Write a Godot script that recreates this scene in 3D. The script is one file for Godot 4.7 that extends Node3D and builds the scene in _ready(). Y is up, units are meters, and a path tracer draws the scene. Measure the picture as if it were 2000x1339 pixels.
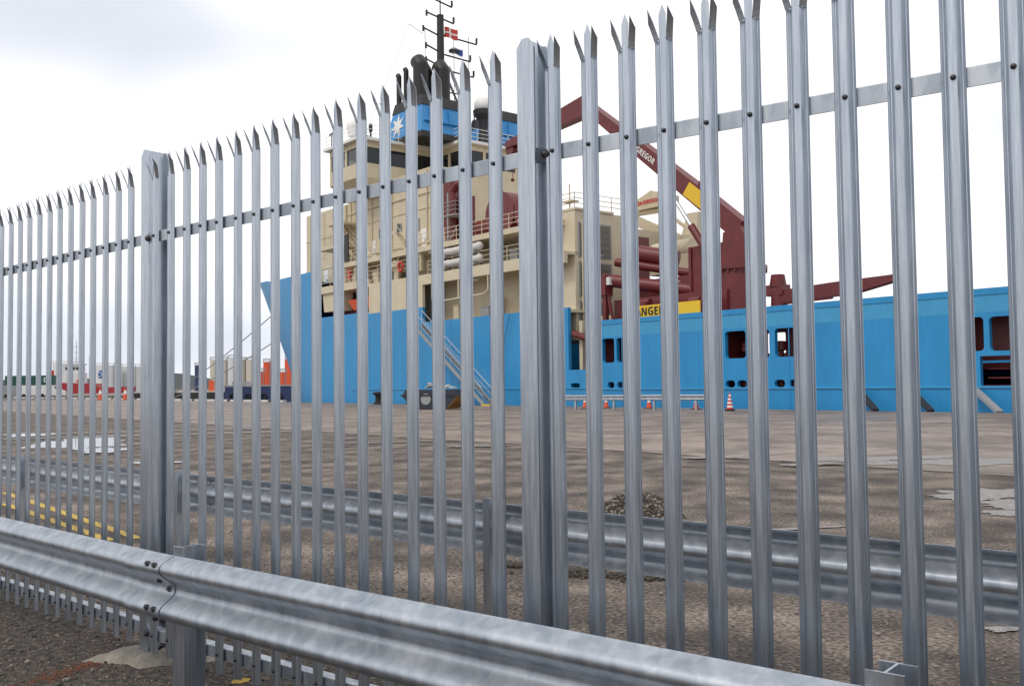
extends Node3D
# A palisade fence and two crash barriers in front of a dock with a blue offshore supply ship.

const FOC := 1900.0
const CAM_H := 1.48
const PITCH := 0.04233
const ROLL := -0.01205
const PITCH_PALE := 0.154
# ship frame: s runs aft along the quay edge, t runs away from the quay, h is height above the quay
const SHIP_O := Vector3(0.0, 0.0, -67.08)
const SHIP_TURN := -0.89364

var M := {}
var taken := {}
var rng := RandomNumberGenerator.new()

# ---------------------------------------------------------------- mesh collecting
class MB:
	var v := PackedVector3Array()
	var n := PackedVector3Array()
	func tri(a: Vector3, b: Vector3, c: Vector3, na: Vector3, nb: Vector3, nc: Vector3) -> void:
		var f := (b - a).cross(c - a)
		if f.length_squared() < 1e-16:
			return
		if f.dot(na + nb + nc) > 0.0:
			v.append(a); v.append(c); v.append(b)
			n.append(na); n.append(nc); n.append(nb)
		else:
			v.append(a); v.append(b); v.append(c)
			n.append(na); n.append(nb); n.append(nc)
	func quad(a: Vector3, b: Vector3, c: Vector3, d: Vector3, nn: Vector3) -> void:
		tri(a, b, c, nn, nn, nn)
		tri(a, c, d, nn, nn, nn)
	func face(a: Vector3, b: Vector3, c: Vector3, d: Vector3, inside: Vector3) -> void:
		var nn := (c - a).cross(d - b)
		if nn.length_squared() < 1e-14:
			nn = (b - a).cross(c - a)
		nn = nn.normalized()
		if nn.dot((a + b + c + d) / 4.0 - inside) < 0.0:
			nn = -nn
		quad(a, b, c, d, nn)
	func hexa(p: Array) -> void:   # 0-3 one end ring, 4-7 the other
		var m := Vector3.ZERO
		for q in p:
			m += q
		m /= 8.0
		face(p[0], p[1], p[2], p[3], m)
		face(p[4], p[5], p[6], p[7], m)
		for i in 4:
			var j := (i + 1) % 4
			face(p[i], p[j], p[4 + j], p[4 + i], m)
	func bb(a: Vector3, b: Vector3) -> void:
		hexa([Vector3(a.x, a.y, a.z), Vector3(b.x, a.y, a.z), Vector3(b.x, b.y, a.z), Vector3(a.x, b.y, a.z),
			Vector3(a.x, a.y, b.z), Vector3(b.x, a.y, b.z), Vector3(b.x, b.y, b.z), Vector3(a.x, b.y, b.z)])
	func box(c: Vector3, size: Vector3) -> void:
		bb(c - size / 2.0, c + size / 2.0)
	func bar(p: Vector3, q: Vector3, w: float, hh: float, up := Vector3.UP) -> void:
		var d := (q - p).normalized()
		if absf(d.dot(up)) > 0.98:
			up = Vector3.RIGHT
		var x := d.cross(up).normalized() * w / 2.0
		var y := x.cross(d).normalized() * hh / 2.0
		hexa([p - x - y, p + x - y, p + x + y, p - x + y, q - x - y, q + x - y, q + x + y, q - x + y])
	func tube(p: Vector3, q: Vector3, r0: float, r1 := -1.0, k := 10, caps := true) -> void:
		if r1 < 0.0:
			r1 = r0
		var d := (q - p).normalized()
		var up := Vector3.UP if absf(d.y) < 0.95 else Vector3.RIGHT
		var x := d.cross(up).normalized()
		var y := x.cross(d).normalized()
		for i in k:
			var a0 := TAU * i / k
			var a1 := TAU * (i + 1) / k
			var n0 := x * cos(a0) + y * sin(a0)
			var n1 := x * cos(a1) + y * sin(a1)
			tri(p + n0 * r0, p + n1 * r0, q + n1 * r1, n0, n1, n1)
			tri(p + n0 * r0, q + n1 * r1, q + n0 * r1, n0, n1, n0)
			if caps:
				tri(p, p + n0 * r0, p + n1 * r0, -d, -d, -d)
				tri(q, q + n0 * r1, q + n1 * r1, d, d, d)
	func path(pts: Array, r: float, k := 6) -> void:
		for i in pts.size() - 1:
			tube(pts[i], pts[i + 1], r, r, k)
	func lathe(prof: Array, at := Vector3.ZERO, k := 20, xf := Basis.IDENTITY) -> void:
		for j in prof.size() - 1:
			var p0: Vector2 = prof[j]
			var p1: Vector2 = prof[j + 1]
			var t := (p1 - p0).normalized()
			var nr := Vector2(t.y, -t.x)
			for i in k:
				var a0 := TAU * i / k
				var a1 := TAU * (i + 1) / k
				var e0 := Vector3(cos(a0), 0, sin(a0))
				var e1 := Vector3(cos(a1), 0, sin(a1))
				var n0 := xf * (e0 * nr.x + Vector3(0, nr.y, 0))
				var n1 := xf * (e1 * nr.x + Vector3(0, nr.y, 0))
				var a := at + xf * (e0 * p0.x + Vector3(0, p0.y, 0))
				var b := at + xf * (e1 * p0.x + Vector3(0, p0.y, 0))
				var c := at + xf * (e1 * p1.x + Vector3(0, p1.y, 0))
				var dd := at + xf * (e0 * p1.x + Vector3(0, p1.y, 0))
				tri(a, b, c, n0, n1, n1)
				tri(a, c, dd, n0, n1, n0)
	func ball(c: Vector3, r: float, k := 16, sq := 1.0) -> void:
		for j in k / 2:
			var t0 := PI * j / (k / 2) - PI / 2
			var t1 := PI * (j + 1) / (k / 2) - PI / 2
			for i in k:
				var a0 := TAU * i / k
				var a1 := TAU * (i + 1) / k
				var q := []
				for e in [[a0, t0], [a1, t0], [a1, t1], [a0, t1]]:
					q.append(Vector3(cos(e[0]) * cos(e[1]), sin(e[1]), sin(e[0]) * cos(e[1])))
				var sc := Vector3(r, r * sq, r)
				tri(c + q[0] * sc, c + q[1] * sc, c + q[2] * sc, q[0], q[1], q[2])
				tri(c + q[0] * sc, c + q[2] * sc, c + q[3] * sc, q[0], q[2], q[3])
	# a flat outline given by two axes, thickened along the third
	func prism(poly: PackedVector2Array, o: Vector3, ax: Vector3, ay: Vector3, depth: Vector3) -> void:
		var idx := Geometry2D.triangulate_polygon(poly)
		var nz := depth.normalized()
		var P := []
		var mid := Vector3.ZERO
		for p in poly:
			P.append(o + ax * p.x + ay * p.y)
		for i in range(0, idx.size(), 3):
			var a: Vector3 = P[idx[i]]
			var b: Vector3 = P[idx[i + 1]]
			var c: Vector3 = P[idx[i + 2]]
			tri(a, b, c, -nz, -nz, -nz)
			tri(a + depth, b + depth, c + depth, nz, nz, nz)
		var area := 0.0
		for i in poly.size():
			var p := poly[i]
			var q := poly[(i + 1) % poly.size()]
			area += p.x * q.y - q.x * p.y
		for i in poly.size():
			var j := (i + 1) % poly.size()
			var e := poly[j] - poly[i]
			var o2 := Vector2(e.y, -e.x) * signf(area)
			var nn := (ax.normalized() * o2.x + ay.normalized() * o2.y).normalized()
			quad(P[i], P[j], P[j] + depth, P[i] + depth, nn)
	# a smooth sheet over rows of points
	func sheet(rows: Array, out_dir := Vector3.ZERO) -> void:
		var nr := rows.size()
		var nc: int = rows[0].size()
		var N := []
		for i in nr:
			var line := []
			for j in nc:
				var di: Vector3 = rows[mini(i + 1, nr - 1)][j] - rows[maxi(i - 1, 0)][j]
				var dj: Vector3 = rows[i][mini(j + 1, nc - 1)] - rows[i][maxi(j - 1, 0)]
				var m := di.cross(dj)
				m = m.normalized() if m.length_squared() > 1e-12 else Vector3.UP
				if out_dir != Vector3.ZERO and m.dot(out_dir) < 0.0:
					m = -m
				line.append(m)
			N.append(line)
		for i in nr - 1:
			for j in nc - 1:
				tri(rows[i][j], rows[i + 1][j], rows[i + 1][j + 1], N[i][j], N[i + 1][j], N[i + 1][j + 1])
				tri(rows[i][j], rows[i + 1][j + 1], rows[i][j + 1], N[i][j], N[i + 1][j + 1], N[i][j + 1])
	func mesh(m: Material) -> ArrayMesh:
		var arr := []
		arr.resize(Mesh.ARRAY_MAX)
		arr[Mesh.ARRAY_VERTEX] = v
		arr[Mesh.ARRAY_NORMAL] = n
		var am := ArrayMesh.new()
		am.add_surface_from_arrays(Mesh.PRIMITIVE_TRIANGLES, arr)
		am.surface_set_material(0, m)
		return am

# ---------------------------------------------------------------- naming and parenting
func numbered(called: String) -> String:
	var k: int = taken.get(called, -1) + 1
	taken[called] = k
	return called if k == 0 else "%s_%03d" % [called, k]

func tag(o: Node, label: String, category: String, group := "") -> Node:
	o.set_meta("label", label)
	o.set_meta("category", category)
	if group != "":
		o.set_meta("group", group)
	return o

func thing(called: String, label: String, category: String, at := Vector3.ZERO, turn := 0.0, group := "") -> Node3D:
	var o := Node3D.new()
	o.name = numbered(called)
	add_child(o)
	o.position = at
	o.rotation.y = turn
	tag(o, label, category, group)
	return o

func part(mb: MB, called: String, m: Material, parent: Node) -> MeshInstance3D:
	var o := MeshInstance3D.new()
	o.name = called
	o.mesh = mb.mesh(m)
	parent.add_child(o, true)
	return o

func same(mesh: Mesh, called: String, parent: Node, xf: Transform3D) -> MeshInstance3D:
	var o := MeshInstance3D.new()
	o.name = called
	o.mesh = mesh
	parent.add_child(o, true)
	o.transform = xf
	return o

func structure(mb: MB, called: String, m: Material) -> MeshInstance3D:
	var o := part(mb, numbered(called), m, self)
	o.set_meta("kind", "structure")
	return o

func copy(o: Node3D, label := "") -> Node3D:
	var base := String(o.name)
	var c: Node3D = o.duplicate()
	c.name = numbered(base)
	add_child(c)
	if label != "":
		c.set_meta("label", label)
	return c

# ---------------------------------------------------------------- from a pixel of the photograph to a direction
func ray(x: float, y: float) -> Vector3:
	var d := Vector3((x - 1000.0) / FOC, -(y - 669.5) / FOC, -1.0)
	d = Basis(Vector3.RIGHT, PITCH) * (Basis(Vector3.BACK, ROLL) * d)
	return d / -d.z
func on_ground(x: float, y: float, g := 0.0) -> Vector3:
	var r := ray(x, y)
	return Vector3(0, CAM_H, 0) + r * ((g - CAM_H) / r.y)
func at_depth(x: float, y: float, d: float) -> Vector3:
	return Vector3(0, CAM_H, 0) + ray(x, y) * d
func L(s: float, t: float, h: float) -> Vector3:   # in the ship's own frame
	return Vector3(s, h, -t)
func sw(s: float, t: float, h: float) -> Vector3:  # ship frame to world
	return SHIP_O + Basis(Vector3.UP, SHIP_TURN) * Vector3(s, h, -t)

# ---------------------------------------------------------------- materials
func lin(r: float, g: float, b: float) -> Color:
	return Color(r, g, b).linear_to_srgb()

func plain(c: Color, rough := 0.7, metal := 0.0) -> StandardMaterial3D:
	var m := StandardMaterial3D.new()
	m.albedo_color = c
	m.roughness = rough
	m.metallic = metal
	return m

func noise_image(size: int, freq: float, octaves: int, seed_: int, kind := FastNoiseLite.TYPE_SIMPLEX_SMOOTH) -> Image:
	var f := FastNoiseLite.new()
	f.seed = seed_
	f.noise_type = kind
	f.frequency = freq
	f.fractal_octaves = octaves
	if kind == FastNoiseLite.TYPE_CELLULAR:
		f.cellular_return_type = FastNoiseLite.RETURN_CELL_VALUE
	return f.get_seamless_image(size, size, false, false, 0.12, true)

# blends a fine and a coarse noise between colours (linear values), returns a texture
func ramp_tex(a: Image, b: Image, mixb: float, stops: Array) -> ImageTexture:
	var n := a.get_width()
	var nb := b.get_width()
	var out := Image.create(n, n, false, Image.FORMAT_RGB8)
	for y in n:
		for x in n:
			var t := lerpf(a.get_pixel(x, y).r, b.get_pixel(x % nb, y % nb).r, mixb)
			var c: Color = stops[stops.size() - 1][1]
			for k in stops.size() - 1:
				if t <= stops[k + 1][0]:
					var u := clampf((t - stops[k][0]) / (stops[k + 1][0] - stops[k][0]), 0, 1)
					c = (stops[k][1] as Color).lerp(stops[k + 1][1], u)
					break
			out.set_pixel(x, y, c.linear_to_srgb())
	out.generate_mipmaps()
	return ImageTexture.create_from_image(out)

func tri_mat(tex: Texture2D, scale: Vector3, rough: float, metal := 0.0, world := false) -> StandardMaterial3D:
	var m := StandardMaterial3D.new()
	m.albedo_texture = tex
	m.uv1_triplanar = true
	m.uv1_world_triplanar = world
	m.uv1_scale = scale
	m.roughness = rough
	m.metallic = metal
	return m

func make_materials() -> void:
	var fine := noise_image(256, 0.06, 4, 3)
	var coarse := noise_image(256, 0.012, 3, 5)
	var speck := noise_image(256, 0.22, 2, 9)
	var cells := noise_image(256, 0.05, 1, 11, FastNoiseLite.TYPE_CELLULAR)
	# galvanised steel: zinc spangle and dull blotches
	var zinc := ramp_tex(speck, fine, 0.6, [[0.22, Color(0.34, 0.38, 0.43)], [0.5, Color(0.46, 0.50, 0.555)], [0.78, Color(0.59, 0.63, 0.68)]])
	M.zinc = tri_mat(zinc, Vector3(5.0, 0.16, 5.0), 0.42, 0.95, true)
	var zinc2 := ramp_tex(cells, coarse, 0.6, [[0.2, Color(0.30, 0.335, 0.385)], [0.5, Color(0.40, 0.435, 0.48)], [0.8, Color(0.53, 0.56, 0.60)]])
	M.beam = tri_mat(zinc2, Vector3(2.6, 0.9, 2.6), 0.36, 0.95, true)
	var rz := ramp_tex(fine, coarse, 0.5, [[0.2, Color(0.055, 0.055, 0.055)], [0.8, Color(0.12, 0.12, 0.12)]])
	M.zinc.roughness = 1.0
	M.zinc.roughness_texture = rz
	M.beam.roughness = 1.0
	M.beam.roughness_texture = ramp_tex(fine, coarse, 0.5, [[0.2, Color(0.15, 0.15, 0.15)], [0.8, Color(0.26, 0.26, 0.26)]])
	M.bolt = plain(lin(0.10, 0.10, 0.11), 0.5, 0.7)
	# ground
	var speck2 := noise_image(512, 0.22, 2, 19)
	var coarse2 := noise_image(512, 0.008, 4, 15)
	var fine2 := noise_image(512, 0.035, 4, 13)
	var asp := ramp_tex(speck2, coarse2, 0.45, [[0.22, Color(0.022, 0.018, 0.016)], [0.42, Color(0.058, 0.045, 0.037)], [0.56, Color(0.128, 0.100, 0.082)], [0.8, Color(0.30, 0.245, 0.205)]])
	M.asphalt = tri_mat(asp, Vector3(0.21, 0.21, 0.21), 0.85, 0.0, true)
	M.asphalt.heightmap_enabled = true
	M.asphalt.heightmap_texture = ImageTexture.create_from_image(speck2)
	M.asphalt.heightmap_scale = 1.6
	var dirt := ramp_tex(speck, fine, 0.5, [[0.25, Color(0.020, 0.016, 0.013)], [0.5, Color(0.075, 0.060, 0.050)], [0.68, Color(0.15, 0.122, 0.10)], [0.85, Color(0.30, 0.26, 0.22)]])
	M.dirt = tri_mat(dirt, Vector3(1.1, 1.1, 1.1), 0.9, 0.0, true)
	M.dirt.heightmap_enabled = true
	M.dirt.heightmap_texture = ImageTexture.create_from_image(speck)
	M.dirt.heightmap_scale = 3.0
	var con := []
	for k in 3:
		var g := 0.74 + 0.07 * k
		con.append(ramp_tex(fine2, coarse2, 0.6, [[0.25, Color(0.13, 0.10, 0.083) * g], [0.5, Color(0.235, 0.183, 0.152) * g], [0.75, Color(0.32, 0.255, 0.215) * g]]))
	M.concrete = []
	for k in 3:
		M.concrete.append(tri_mat(con[k], Vector3(0.085, 0.085, 0.085), 0.6, 0.0, true))
	M.pad = tri_mat(ramp_tex(fine, coarse, 0.5, [[0.2, Color(0.14, 0.125, 0.105)], [0.8, Color(0.30, 0.275, 0.235)]]), Vector3(1.5, 1.5, 1.5), 0.9, 0.0, true)
	M.puddle = plain(lin(0.06, 0.06, 0.06), 0.04)
	M.damp = plain(lin(0.13, 0.105, 0.09), 0.45)
	M.orange_grit = plain(lin(0.17, 0.068, 0.035), 0.9)
	M.pale_patch = tri_mat(ramp_tex(speck, fine, 0.4, [[0.25, Color(0.11, 0.093, 0.083)], [0.5, Color(0.21, 0.19, 0.18)], [0.8, Color(0.33, 0.31, 0.30)]]), Vector3(0.5, 0.5, 0.5), 0.5, 0.0, true)
	M.yellow_paint = tri_mat(ramp_tex(fine, speck, 0.5, [[0.22, Color(0.12, 0.09, 0.06)], [0.36, Color(0.46, 0.31, 0.05)], [0.8, Color(0.62, 0.43, 0.07)]]), Vector3(0.9, 0.9, 0.9), 0.75, 0.0, true)
	M.white_paint = plain(lin(0.6, 0.6, 0.58), 0.7)
	M.stone = plain(lin(0.24, 0.21, 0.18), 0.9)
	M.leaf = plain(lin(0.45, 0.28, 0.03), 0.7)
	M.stone_dark = plain(lin(0.06, 0.05, 0.042), 0.9)
	M.water = plain(lin(0.02, 0.03, 0.03), 0.08)
	# ship
	var weather := func(c: Color, sc: Vector3, rough: float, spread := 0.08) -> StandardMaterial3D:
		return tri_mat(ramp_tex(fine, coarse, 0.6, [[0.2, c * (1.0 - spread)], [0.55, c], [0.8, c * (1.0 + spread)]]), sc, rough)
	M.blue = weather.call(Color(0.014, 0.24, 0.52), Vector3(0.22, 0.06, 0.22), 0.42, 0.08)
	M.band = weather.call(Color(0.045, 0.30, 0.55), Vector3(0.3, 0.09, 0.3), 0.5, 0.09)
	M.bright_blue = weather.call(Color(0.035, 0.25, 0.56), Vector3(0.3, 0.3, 0.3), 0.45)
	M.cream = weather.call(Color(0.58, 0.505, 0.365), Vector3(0.25, 0.12, 0.25), 0.55, 0.07)
	M.white = plain(lin(0.75, 0.74, 0.72), 0.5)
	M.maroon = weather.call(Color(0.135, 0.017, 0.018), Vector3(0.4, 0.4, 0.4), 0.45, 0.18)
	M.black = plain(lin(0.010, 0.010, 0.011), 0.5)
	M.dark = plain(lin(0.022, 0.022, 0.024), 0.6)
	M.glass = plain(lin(0.012, 0.016, 0.018), 0.06)
	M.tinted = plain(lin(0.015, 0.02, 0.022), 0.06)
	M.tinted.transparency = BaseMaterial3D.TRANSPARENCY_ALPHA
	M.tinted.albedo_color.a = 0.7
	M.louvre = plain(lin(0.13, 0.115, 0.095), 0.6)
	M.red = plain(lin(0.55, 0.03, 0.025), 0.5)
	M.orange = plain(lin(0.62, 0.085, 0.025), 0.5)
	M.grey = plain(lin(0.28, 0.29, 0.30), 0.55)
	M.chrome = plain(lin(0.62, 0.64, 0.68), 0.2, 0.9)
	M.yellow = plain(lin(0.75, 0.47, 0.02), 0.5)
	M.canvas = plain(lin(0.56, 0.55, 0.52), 0.8)
	M.skip = plain(lin(0.022, 0.027, 0.045), 0.6)
	M.rope = plain(lin(0.30, 0.29, 0.27), 0.9)
	M.green = plain(lin(0.012, 0.085, 0.068), 0.5)
	M.navy = plain(lin(0.02, 0.035, 0.11), 0.5)
	M.redhull = plain(lin(0.33, 0.022, 0.026), 0.5)
	M.tankwhite = plain(lin(0.62, 0.63, 0.64), 0.6)
	M.beige = plain(lin(0.55, 0.50, 0.43), 0.65)
	M.hill = plain(lin(0.12, 0.13, 0.135), 1.0)
	M.rubber = plain(lin(0.012, 0.012, 0.012), 0.8)
	M.flagblue = plain(lin(0.03, 0.09, 0.34), 0.7)

# ---------------------------------------------------------------- sky, sun, camera
func make_light() -> void:
	var cam := Camera3D.new()
	cam.name = "camera"
	add_child(cam)
	cam.position = Vector3(0, CAM_H, 0)
	cam.basis = Basis(Vector3.RIGHT, PITCH) * Basis(Vector3.BACK, ROLL)
	cam.fov = rad_to_deg(2.0 * atan(669.5 / FOC))
	cam.near = 0.05
	cam.far = 4000.0
	cam.current = true
	var f := FastNoiseLite.new()
	f.seed = 21
	f.noise_type = FastNoiseLite.TYPE_SIMPLEX_SMOOTH
	f.frequency = 1.1
	f.fractal_octaves = 4
	f.fractal_gain = 0.42
	var w := 512
	var img := Image.create(w, w / 2, false, Image.FORMAT_RGBF)
	for y in w / 2:
		var up := PI * (0.5 - (y + 0.5) / (w / 2))
		for x in w:
			var a := TAU * (x + 0.5) / w
			var d := Vector3(cos(a) * cos(up), sin(up), sin(a) * cos(up))
			var k := f.get_noise_3dv(Vector3(d.x, d.y * 2.6, d.z) * 1.25)
			var c := smoothstep(-0.08, 0.40, k)
			var bright := Color(1.16, 1.16, 1.17)
			var cloud := Color(0.78, 0.82, 0.91)
			var col := bright.lerp(cloud, c)
			if d.y < 0.0:
				col = Color(0.30, 0.28, 0.27)
			img.set_pixel(x, y, col)
	var pm := PanoramaSkyMaterial.new()
	pm.panorama = ImageTexture.create_from_image(img)
	var sky := Sky.new()
	sky.sky_material = pm
	var e := Environment.new()
	e.background_mode = Environment.BG_SKY
	e.sky = sky
	e.tonemap_mode = Environment.TONE_MAPPER_LINEAR
	e.tonemap_exposure = 1.0
	e.sdfgi_enabled = true
	e.ssao_enabled = true
	e.ssil_enabled = true
	var we := WorldEnvironment.new()
	we.name = "environment"
	we.environment = e
	add_child(we)
	var sun := DirectionalLight3D.new()
	sun.name = "sun"
	sun.light_energy = 0.4
	sun.light_color = Color(1.0, 0.97, 0.93)
	sun.light_angular_distance = 14.0
	sun.shadow_enabled = true
	add_child(sun)
	sun.look_at_from_position(Vector3.ZERO, Vector3(0.55, -1.0, -0.55), Vector3.UP)

func _ready() -> void:
	rng.seed = 7
	make_light()
	make_materials()
	make_ground()
	make_ship()
	make_background()
	make_quay_things()
	make_fence()
	make_barriers()
	make_litter()

# ---------------------------------------------------------------- ground
func blob(mb: MB, c: Vector3, rx: float, rz: float, y: float, turn: float, seed_: int, k := 72) -> void:
	var r := RandomNumberGenerator.new()
	r.seed = seed_
	var ph := [r.randf() * TAU, r.randf() * TAU, r.randf() * TAU]
	var pts := []
	for i in k:
		var a := TAU * i / k
		var w := 1.0 + 0.20 * sin(2 * a + ph[0]) + 0.17 * sin(3 * a + ph[1]) + 0.12 * sin(7 * a + ph[2]) + 0.08 * sin(13 * a + ph[0] * 3.0) + 0.05 * sin(23 * a + ph[1] * 2.0)
		pts.append(Vector3(c.x, y, c.z) + Basis(Vector3.UP, turn) * Vector3(cos(a) * rx * w, 0, sin(a) * rz * w))
	for i in k:
		mb.tri(Vector3(c.x, y, c.z), pts[i], pts[(i + 1) % k], Vector3.UP, Vector3.UP, Vector3.UP)

func strip(mb: MB, p: Vector3, q: Vector3, w: float, y: float) -> void:
	var d := (q - p)
	d.y = 0
	var x := d.normalized().cross(Vector3.UP) * w / 2
	var a := Vector3(p.x, y, p.z)
	var b := Vector3(q.x, y, q.z)
	mb.quad(a - x, a + x, b + x, b - x, Vector3.UP)

func make_ground() -> void:
	var g := MB.new()
	g.quad(sw(-420, -260, 0), sw(260, -260, 0), sw(260, 0, 0), sw(-420, 0, 0), Vector3.UP)
	structure(g, "ground", M.asphalt)
	var q := MB.new()
	var qa := sw(-420, 0, 0); var qb := sw(260, 0, 0)
	q.quad(qa, qb, qb + Vector3(0, -6, 0), qa + Vector3(0, -6, 0), (sw(0, 1, 0) - sw(0, 0, 0)).normalized())
	structure(q, "quay_wall", M.pad)
	var w := MB.new()
	w.quad(sw(-900, 0, -3.2), sw(400, 0, -3.2), sw(400, 1500, -3.2), sw(-900, 1500, -3.2), Vector3.UP)
	structure(w, "water", M.water)
	var fl := MB.new()
	fl.hexa([sw(-900, 22, -4), sw(-165, 22, -4), sw(-165, 600, -4), sw(-900, 600, -4), sw(-900, 22, 0.1), sw(-165, 22, 0.1), sw(-165, 600, 0.1), sw(-900, 600, 0.1)])
	structure(fl, "far_quay", M.concrete[0])
	# concrete slabs of the dock apron
	var apron := MB.new()
	for c in [[0, 0]]:
		apron.quad(sw(-96, -27, 0.003), sw(66, -27, 0.003), sw(66, 0, 0.003), sw(-96, 0, 0.003), Vector3.UP)
	var ap := structure(apron, "apron", M.asphalt)
	var slab := MB.new()
	slab.bb(Vector3(-2.99, 0.0, -2.24), Vector3(2.99, 0.011, 2.24))
	var meshes := []
	for k in 3:
		meshes.append(slab.mesh(M.concrete[k]))
	for i in 27:
		for j in 6:
			var o := same(meshes[rng.randi() % 3], "slab", ap, Transform3D(Basis(Vector3.UP, SHIP_TURN), sw(-93 + i * 6.0, -2.25 - j * 4.5, 0.004 + rng.randf() * 0.003)))
			o.name = "slab" if i + j == 0 else "slab_%03d" % (i * 6 + j)
	# coping along the quay edge: white kerb blocks with dark gaps
	var cop := MB.new()
	cop.bb(Vector3(-1.25, 0.0, -0.2), Vector3(1.25, 0.2, 0.2))
	var cm := cop.mesh(M.white_paint)
	var dark := MB.new()
	dark.hexa([Vector3(-0.42, 0, -0.19), Vector3(0.42, 0, -0.19), Vector3(0.42, 0, 0.19), Vector3(-0.42, 0, 0.19), Vector3(-0.25, 0.19, -0.19), Vector3(0.25, 0.19, -0.19), Vector3(0.25, 0.19, 0.19), Vector3(-0.25, 0.19, 0.19)])
	var dm := dark.mesh(M.rubber)
	var kerb := Node3D.new()
	kerb.name = "quay_kerb"
	add_child(kerb)
	kerb.set_meta("kind", "structure")
	for i in 34:
		var s := -36.0 - i * 3.4
		same(cm, "kerb_block" if i == 0 else "kerb_block_%03d" % i, kerb, Transform3D(Basis(Vector3.UP, SHIP_TURN), sw(s, -0.3, 0.004)))
		same(dm, "kerb_gap" if i == 0 else "kerb_gap_%03d" % i, kerb, Transform3D(Basis(Vector3.UP, SHIP_TURN), sw(s - 1.7, -0.3, 0.004)))
	# standing water
	var a := MB.new()
	var c0 := on_ground(160, 864)
	blob(a, c0, 1.2, 2.9, 0.009, 0.45, 5)
	structure(a, "puddle", M.puddle)
	for e in [[60, 850, 0.9, 1.0, 11, 0], [200, 880, 0.7, 0.9, 12, 0], [300, 905, 0.5, 0.3, 19, 0], [1720, 897, 1.5, 0.55, 13, 1], [1850, 904, 1.6, 0.7, 14, 1], [1925, 965, 0.75, 0.55, 15, 1], [1990, 985, 0.5, 0.4, 16, 1], [1560, 1033, 0.5, 0.07, 17, 1], [1420, 893, 1.2, 0.3, 18, 1], [1600, 908, 0.9, 0.2, 20, 1], [1965, 1002, 0.3, 0.2, 25, 1], [930, 872, 0.8, 0.3, 23, 1], [528, 1003, 0.12, 0.1, 24, 1], [1960, 1230, 0.14, 0.05, 26, 1]]:
		var b := MB.new()
		blob(b, on_ground(e[0], e[1]), e[2], e[3], 0.022 if e[1] < 925 else 0.009, 0.25, e[4])
		structure(b, "puddle" if e[5] == 0 else "pale_patch", M.puddle if e[5] == 0 else M.pale_patch)
	for e in [[1350, 838, 6.0, 0.5, 31], [1180, 850, 4.0, 0.4, 32], [900, 842, 6.0, 0.5, 33], [1700, 850, 5.0, 0.4, 34], [450, 838, 9.0, 0.6, 35], [700, 828, 9.0, 0.5, 36], [1500, 822, 9.0, 0.6, 37], [1900, 838, 6.0, 0.4, 38], [1120, 826, 7.0, 0.5, 39], [300, 850, 6.0, 0.5, 40], [820, 862, 3.0, 0.3, 41]]:
		var b := MB.new()
		blob(b, on_ground(e[0], e[1]), e[2], e[3], 0.016, 0.35, e[4])
		structure(b, "damp_patch", M.damp)
	# painted lines
	for e in [[8, 962, 270, 1052], [8, 984, 215, 1056]]:
		var y := MB.new()
		strip(y, on_ground(e[0], e[1]), on_ground(e[2], e[3]), 0.11, 0.005)
		structure(y, "yellow_line", M.yellow_paint)
	for e in [[120, 806, 470, 813], [330, 833, 610, 812], [90, 797, 330, 800]]:
		var y := MB.new()
		strip(y, on_ground(e[0], e[1]), on_ground(e[2], e[3]), 0.09, 0.02)
		structure(y, "white_line", M.white_paint)
	# dirt verge along the fence
	var d := MB.new()
	var v0 := Vector3(-2.0, 0, -5.35)
	var fd := Vector3(cos(0.69), 0, sin(0.69))
	var fn := Vector3(-sin(0.69), 0, cos(0.69))
	var prev := []
	for i in 61:
		var u := -9.0 + i * 0.3
		var wob := 0.5 + 0.35 * sin(u * 1.7) + 0.2 * sin(u * 4.1 + 1.0)
		var row := [v0 + fd * u - fn * wob, v0 + fd * u + fn * 6.0]
		for k in 2:
			row[k].y = 0.004
		if i > 0:
			d.quad(prev[0], prev[1], row[1], row[0], Vector3.UP)
		prev = row
	structure(d, "verge", M.dirt)

# ---------------------------------------------------------------- ship helpers
func B(mb: MB, s0: float, s1: float, t0: float, t1: float, h0: float, h1: float) -> void:
	mb.bb(L(s0, t1, h0), L(s1, t0, h1))

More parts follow.
